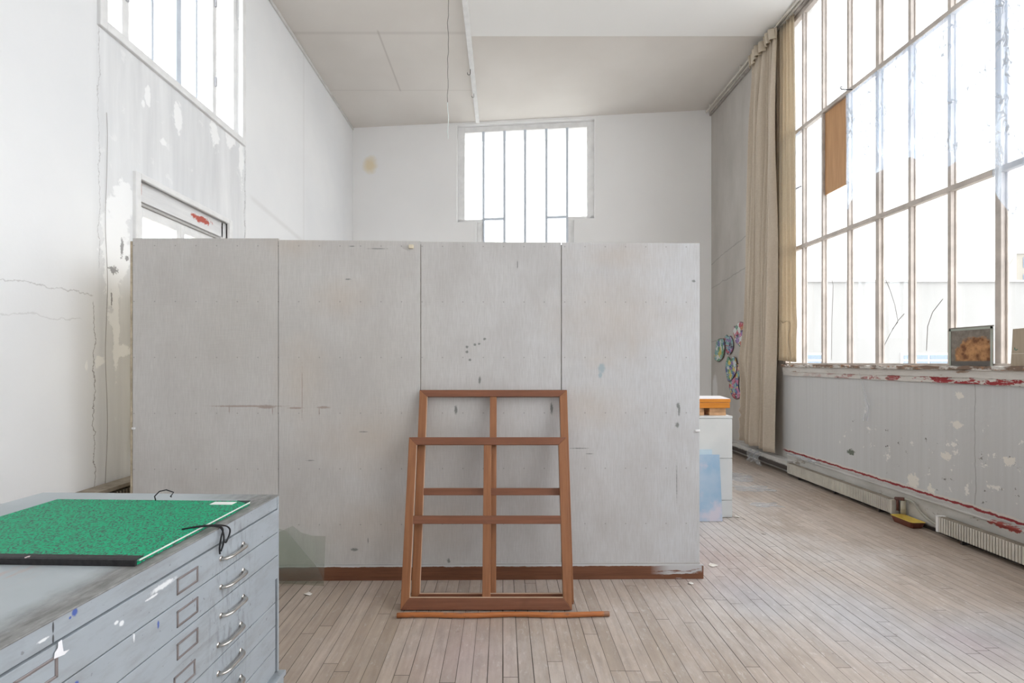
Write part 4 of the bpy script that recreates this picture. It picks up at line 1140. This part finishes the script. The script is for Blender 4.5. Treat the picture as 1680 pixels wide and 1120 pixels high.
# crumpled plastic on the floor and casing
def crumple(name, cx, cy, z, rx, ry, h, seed, label, slope=None, rot=0.):
    rn = random.Random(seed); p = [rn.uniform(0, 6.28) for _ in range(10)]
    def fn(u, v):
        a = (u-.5)*2; b = (v-.5)*2
        ed_ = 1+.18*math.sin(5*math.atan2(b, a)+p[0])
        dx, dy = a*rx*ed_, b*ry*ed_
        hh = h*abs(math.sin(a*3+p[1]+2*b)*.6+math.sin(b*4+p[2]-a*2)*.35+math.sin((a+b)*6+p[3])*.15)
        x = cx+dx*math.cos(rot)-dy*math.sin(rot); y = cy+dx*math.sin(rot)+dy*math.cos(rot)
        zz = z+.002+hh if slope is None else slope(x, y, hh)
        return (x, y, zz)
    o = MB().grid(fn, 34, 34).build(name, M['film2'])
    return tag(rebase(o, (cx, cy, z)), label, 'plastic sheet', 'crumpled plastic lying by the window wall')
crumple('plastic_sheet', 2.95, 6.35, 0, .26, .22, .030, 3, 'crumpled clear plastic on the floor, farthest piece behind the white cabinet corner')
crumple('plastic_sheet', 2.95, 5.75, 0, .20, .12, .016, 5, 'flat crumpled clear plastic on the floor, middle piece')
crumple('plastic_sheet', 2.75, 5.12, 0, .14, .08, .008, 6, 'small flattened scrap of clear plastic on the floor, nearest piece')
o = crumple('plastic_sheet', 3.80, 6.18, .274, .045, .28, .030, 8, 'loose clear plastic draped over the far radiator beside the curtain')
def drp(u, v):
    y = 7.30-.30*u+.05*math.sin(v*5); z = .205-.16*v-.015*math.sin(u*8)
    return (XF-.012-.07*v-.02*abs(math.sin(u*9+v*4)), y-.10*v*(u-.5), z)
o = MB().grid(drp, 20, 20).build('plastic_sheet', M['film2'])
tag(rebase(o, (3.72, 7.15, .06)), 'clear plastic hanging over the pipe casing below the curtain hem', 'plastic sheet', 'crumpled plastic lying by the window wall')

# ------------------------------------------------------------------ wires, hooks, nails
mb = MB(); rn = random.Random(5)
P = [(-.675+rn.uniform(-.008, .008), 6.0, ZC-.0-(ZC-4.25)*i/22) for i in range(23)]
o = mb.tube(P[:18], .0035, 6).build('upper_length', M['wire'], None, smooth=True)
r = thing('hanging_wire', 'thin kinked wire hanging down from the ceiling left of the white batten', 'wire', (-.675, 6.0, ZC))
o.parent = r; o.matrix_parent_inverse = mw(r).inverted()
MB().tube(P[17:], .0035, 6).build('lower_length', M['wirew'], r, smooth=True)
def hook(x, y, z, label, mat=None, s=1.):
    P = [(x, y, z), (x, y, z-.05*s)] + [(x-.018*s+.018*s*math.cos(a), y, z-.05*s-.020*s*math.sin(a)) for a in [PI*k/8 for k in range(1, 9)]] + [(x-.036*s, y, z-.040*s)]
    o = MB().tube(P, .0035*s, 6).build('ceiling_hook', M['dark'], smooth=True)
    return tag(rebase(o, (x, y, z)), label, 'hook', 'metal hooks on the white ceiling batten')
hook(PX-.03, 8.42, ZC-.074, 'small open metal hook on the white ceiling batten, nearer the back window', s=1.)
hook(PX-.045, 7.72, ZC-.074, 'long thin metal hook on the white ceiling batten, farther from the back window', s=1.3)
P = px_path([(1390, 147), (1386, 147), (1381, 146.5), (1378.5, 144.5), (1379.5, 142.5), (1381.5, 143)], XR-.06)
P[0] = (XR, P[0][1], P[0][2])
o = MB().tube(P, .006, 6).build('wall_hook', M['dark'], smooth=True)
tag(rebase(o, P[0]), 'dark curled iron hook projecting from the window transom above the plywood', 'hook')
P = px_path([(1311, 305), (1307, 309), (1304, 311.5)], XR-.03); P[0] = (XR, P[0][1], P[0][2])
o = MB().tube(P, .007, 6).build('wall_hook', M['dark'], smooth=True)
tag(rebase(o, P[0]), 'short dark window catch on the first mullion beside the curtain', 'hook')
rn = random.Random(2)
P = [(XL+.014, 3.71+.010*math.sin(i*.8)+rn.uniform(-.002, .002), 3.4-i*.135) for i in range(25)]
o = MB().tube(smoothp(P, 3), .0018, 6).build('wall_cable', plain('thin_grey_cable', (.30, .27, .26)), smooth=True)
tag(rebase(o, P[0]), 'thin grey cable running down the left wall beside the repaired plaster', 'cable')
# paint flakes on the floor
flk = NT('white_paint_flake', .7, .3); flk.base(flk.mix(flk.rng(flk.noise(20, 2), .4, .6), (.66, .63, .58), (.78, .76, .73)))
for px, py, s_, lb in ((1169, 928, .030, 'largest cream paint flake on the floor by the right end of the screen'), (1133, 958, .018, 'pale paint flake on the floor in front of the screen skirting end'),
                   (506, 975, .020, 'pale paint flake on the floor between the plan chest and the frames'), (1209, 848, .022, 'white paint flake on the floor at the foot of the white cabinet')):
    a, b = ray(px, py); Y = -EYE/b; X = a*Y; rn = random.Random(px)
    P = [(X+s_*rn.uniform(.6, 1.5)*math.cos(t), Y+s_*rn.uniform(.5, 1.3)*math.sin(t), .002+rn.uniform(0, .008)) for t in [2*PI*k/7 for k in range(7)]]
    o = MB().prism(P, (0, 0, .0015)).build('paint_flake', flk.m); tag(rebase(o, (X, Y, 0)), lb, 'paint flake', 'paint flakes on the floor')

# ------------------------------------------------------------------ outside
FZ = -5.0
o = struct('ground', MB().box((-60, -60, FZ-.2), (90, 90, FZ)), plain('courtyard_ground', (.42, .41, .39), .9))
def facade_mat():
    m = NT('pale_render_facade', .85, .2)
    c = m.mix(m.rng(m.noise(1, 4, .6, m.scl(.6, .6, .15)), .3, .7), (.205, .203, .195), (.225, .223, .215))
    return m.base(c).m
FM = facade_mat()
BLG = plain('blue_reflecting_panes', (.08, .13, .20), .15, .6)
bl = thing('neighbouring_building', 'long pale flat-roofed building across the courtyard outside the big window', 'building', (22, 22, FZ))
MB().box((9, 20, FZ), (36, 26, 4.78)).build('wall', FM, bl)
MB().box((8.9, 19.9, 4.78), (36.1, 26.1, 4.86)).build('parapet_capping', plain('lead_capping', (.30, .29, .28)), bl)
for x0, x1 in ((11.6, 13.1), (16.3, 19.6), (21.2, 22.7)):
    w_ = MB().box((x0, 19.94, -.1), (x1, 19.99, 1.88)); w_.build('window', M['whitewood'], bl)
    n = 2 if x1-x0 < 2 else 3
    for k in range(n):
        a = x0+.08+(x1-x0-.08)/n*k; b = a+(x1-x0-.08)/n-.1
        for z0, z1 in ((1.62, 1.80), (1.0, 1.54), (0, .9)): MB().box((a, 19.90, z0), (b, 19.945, z1)).build('window_pane', BLG, bl)
bl2 = thing('distant_building', 'cream taller building with blue windows far outside, at the right edge of the big window', 'building', (54, 48, FZ))
zt_ = EYE + (594-416)/800*45
MB().prism([(47.4, 45, FZ), (66, 45, FZ), (76, 56, FZ), (57.5, 56, FZ)], (0, 0, zt_-FZ)).build('wall', plain('cream_render', (.185, .17, .135)), bl2)
MB().prism([(47.2, 44.8, zt_), (66, 44.8, zt_), (76, 56.2, zt_), (57.3, 56.2, zt_)], (0, 0, .22)).build('roof_edge', plain('roof_edge', (.55, .53, .50)), bl2)
for r_ in range(3):
    for c_ in range(5):
        x = 48.0+c_*3.3; z = zt_-1.3-r_*1.55
        MB().box((x, 44.94, z), (x+2.4, 44.99, z+.95)).build('window', BLG, bl2)
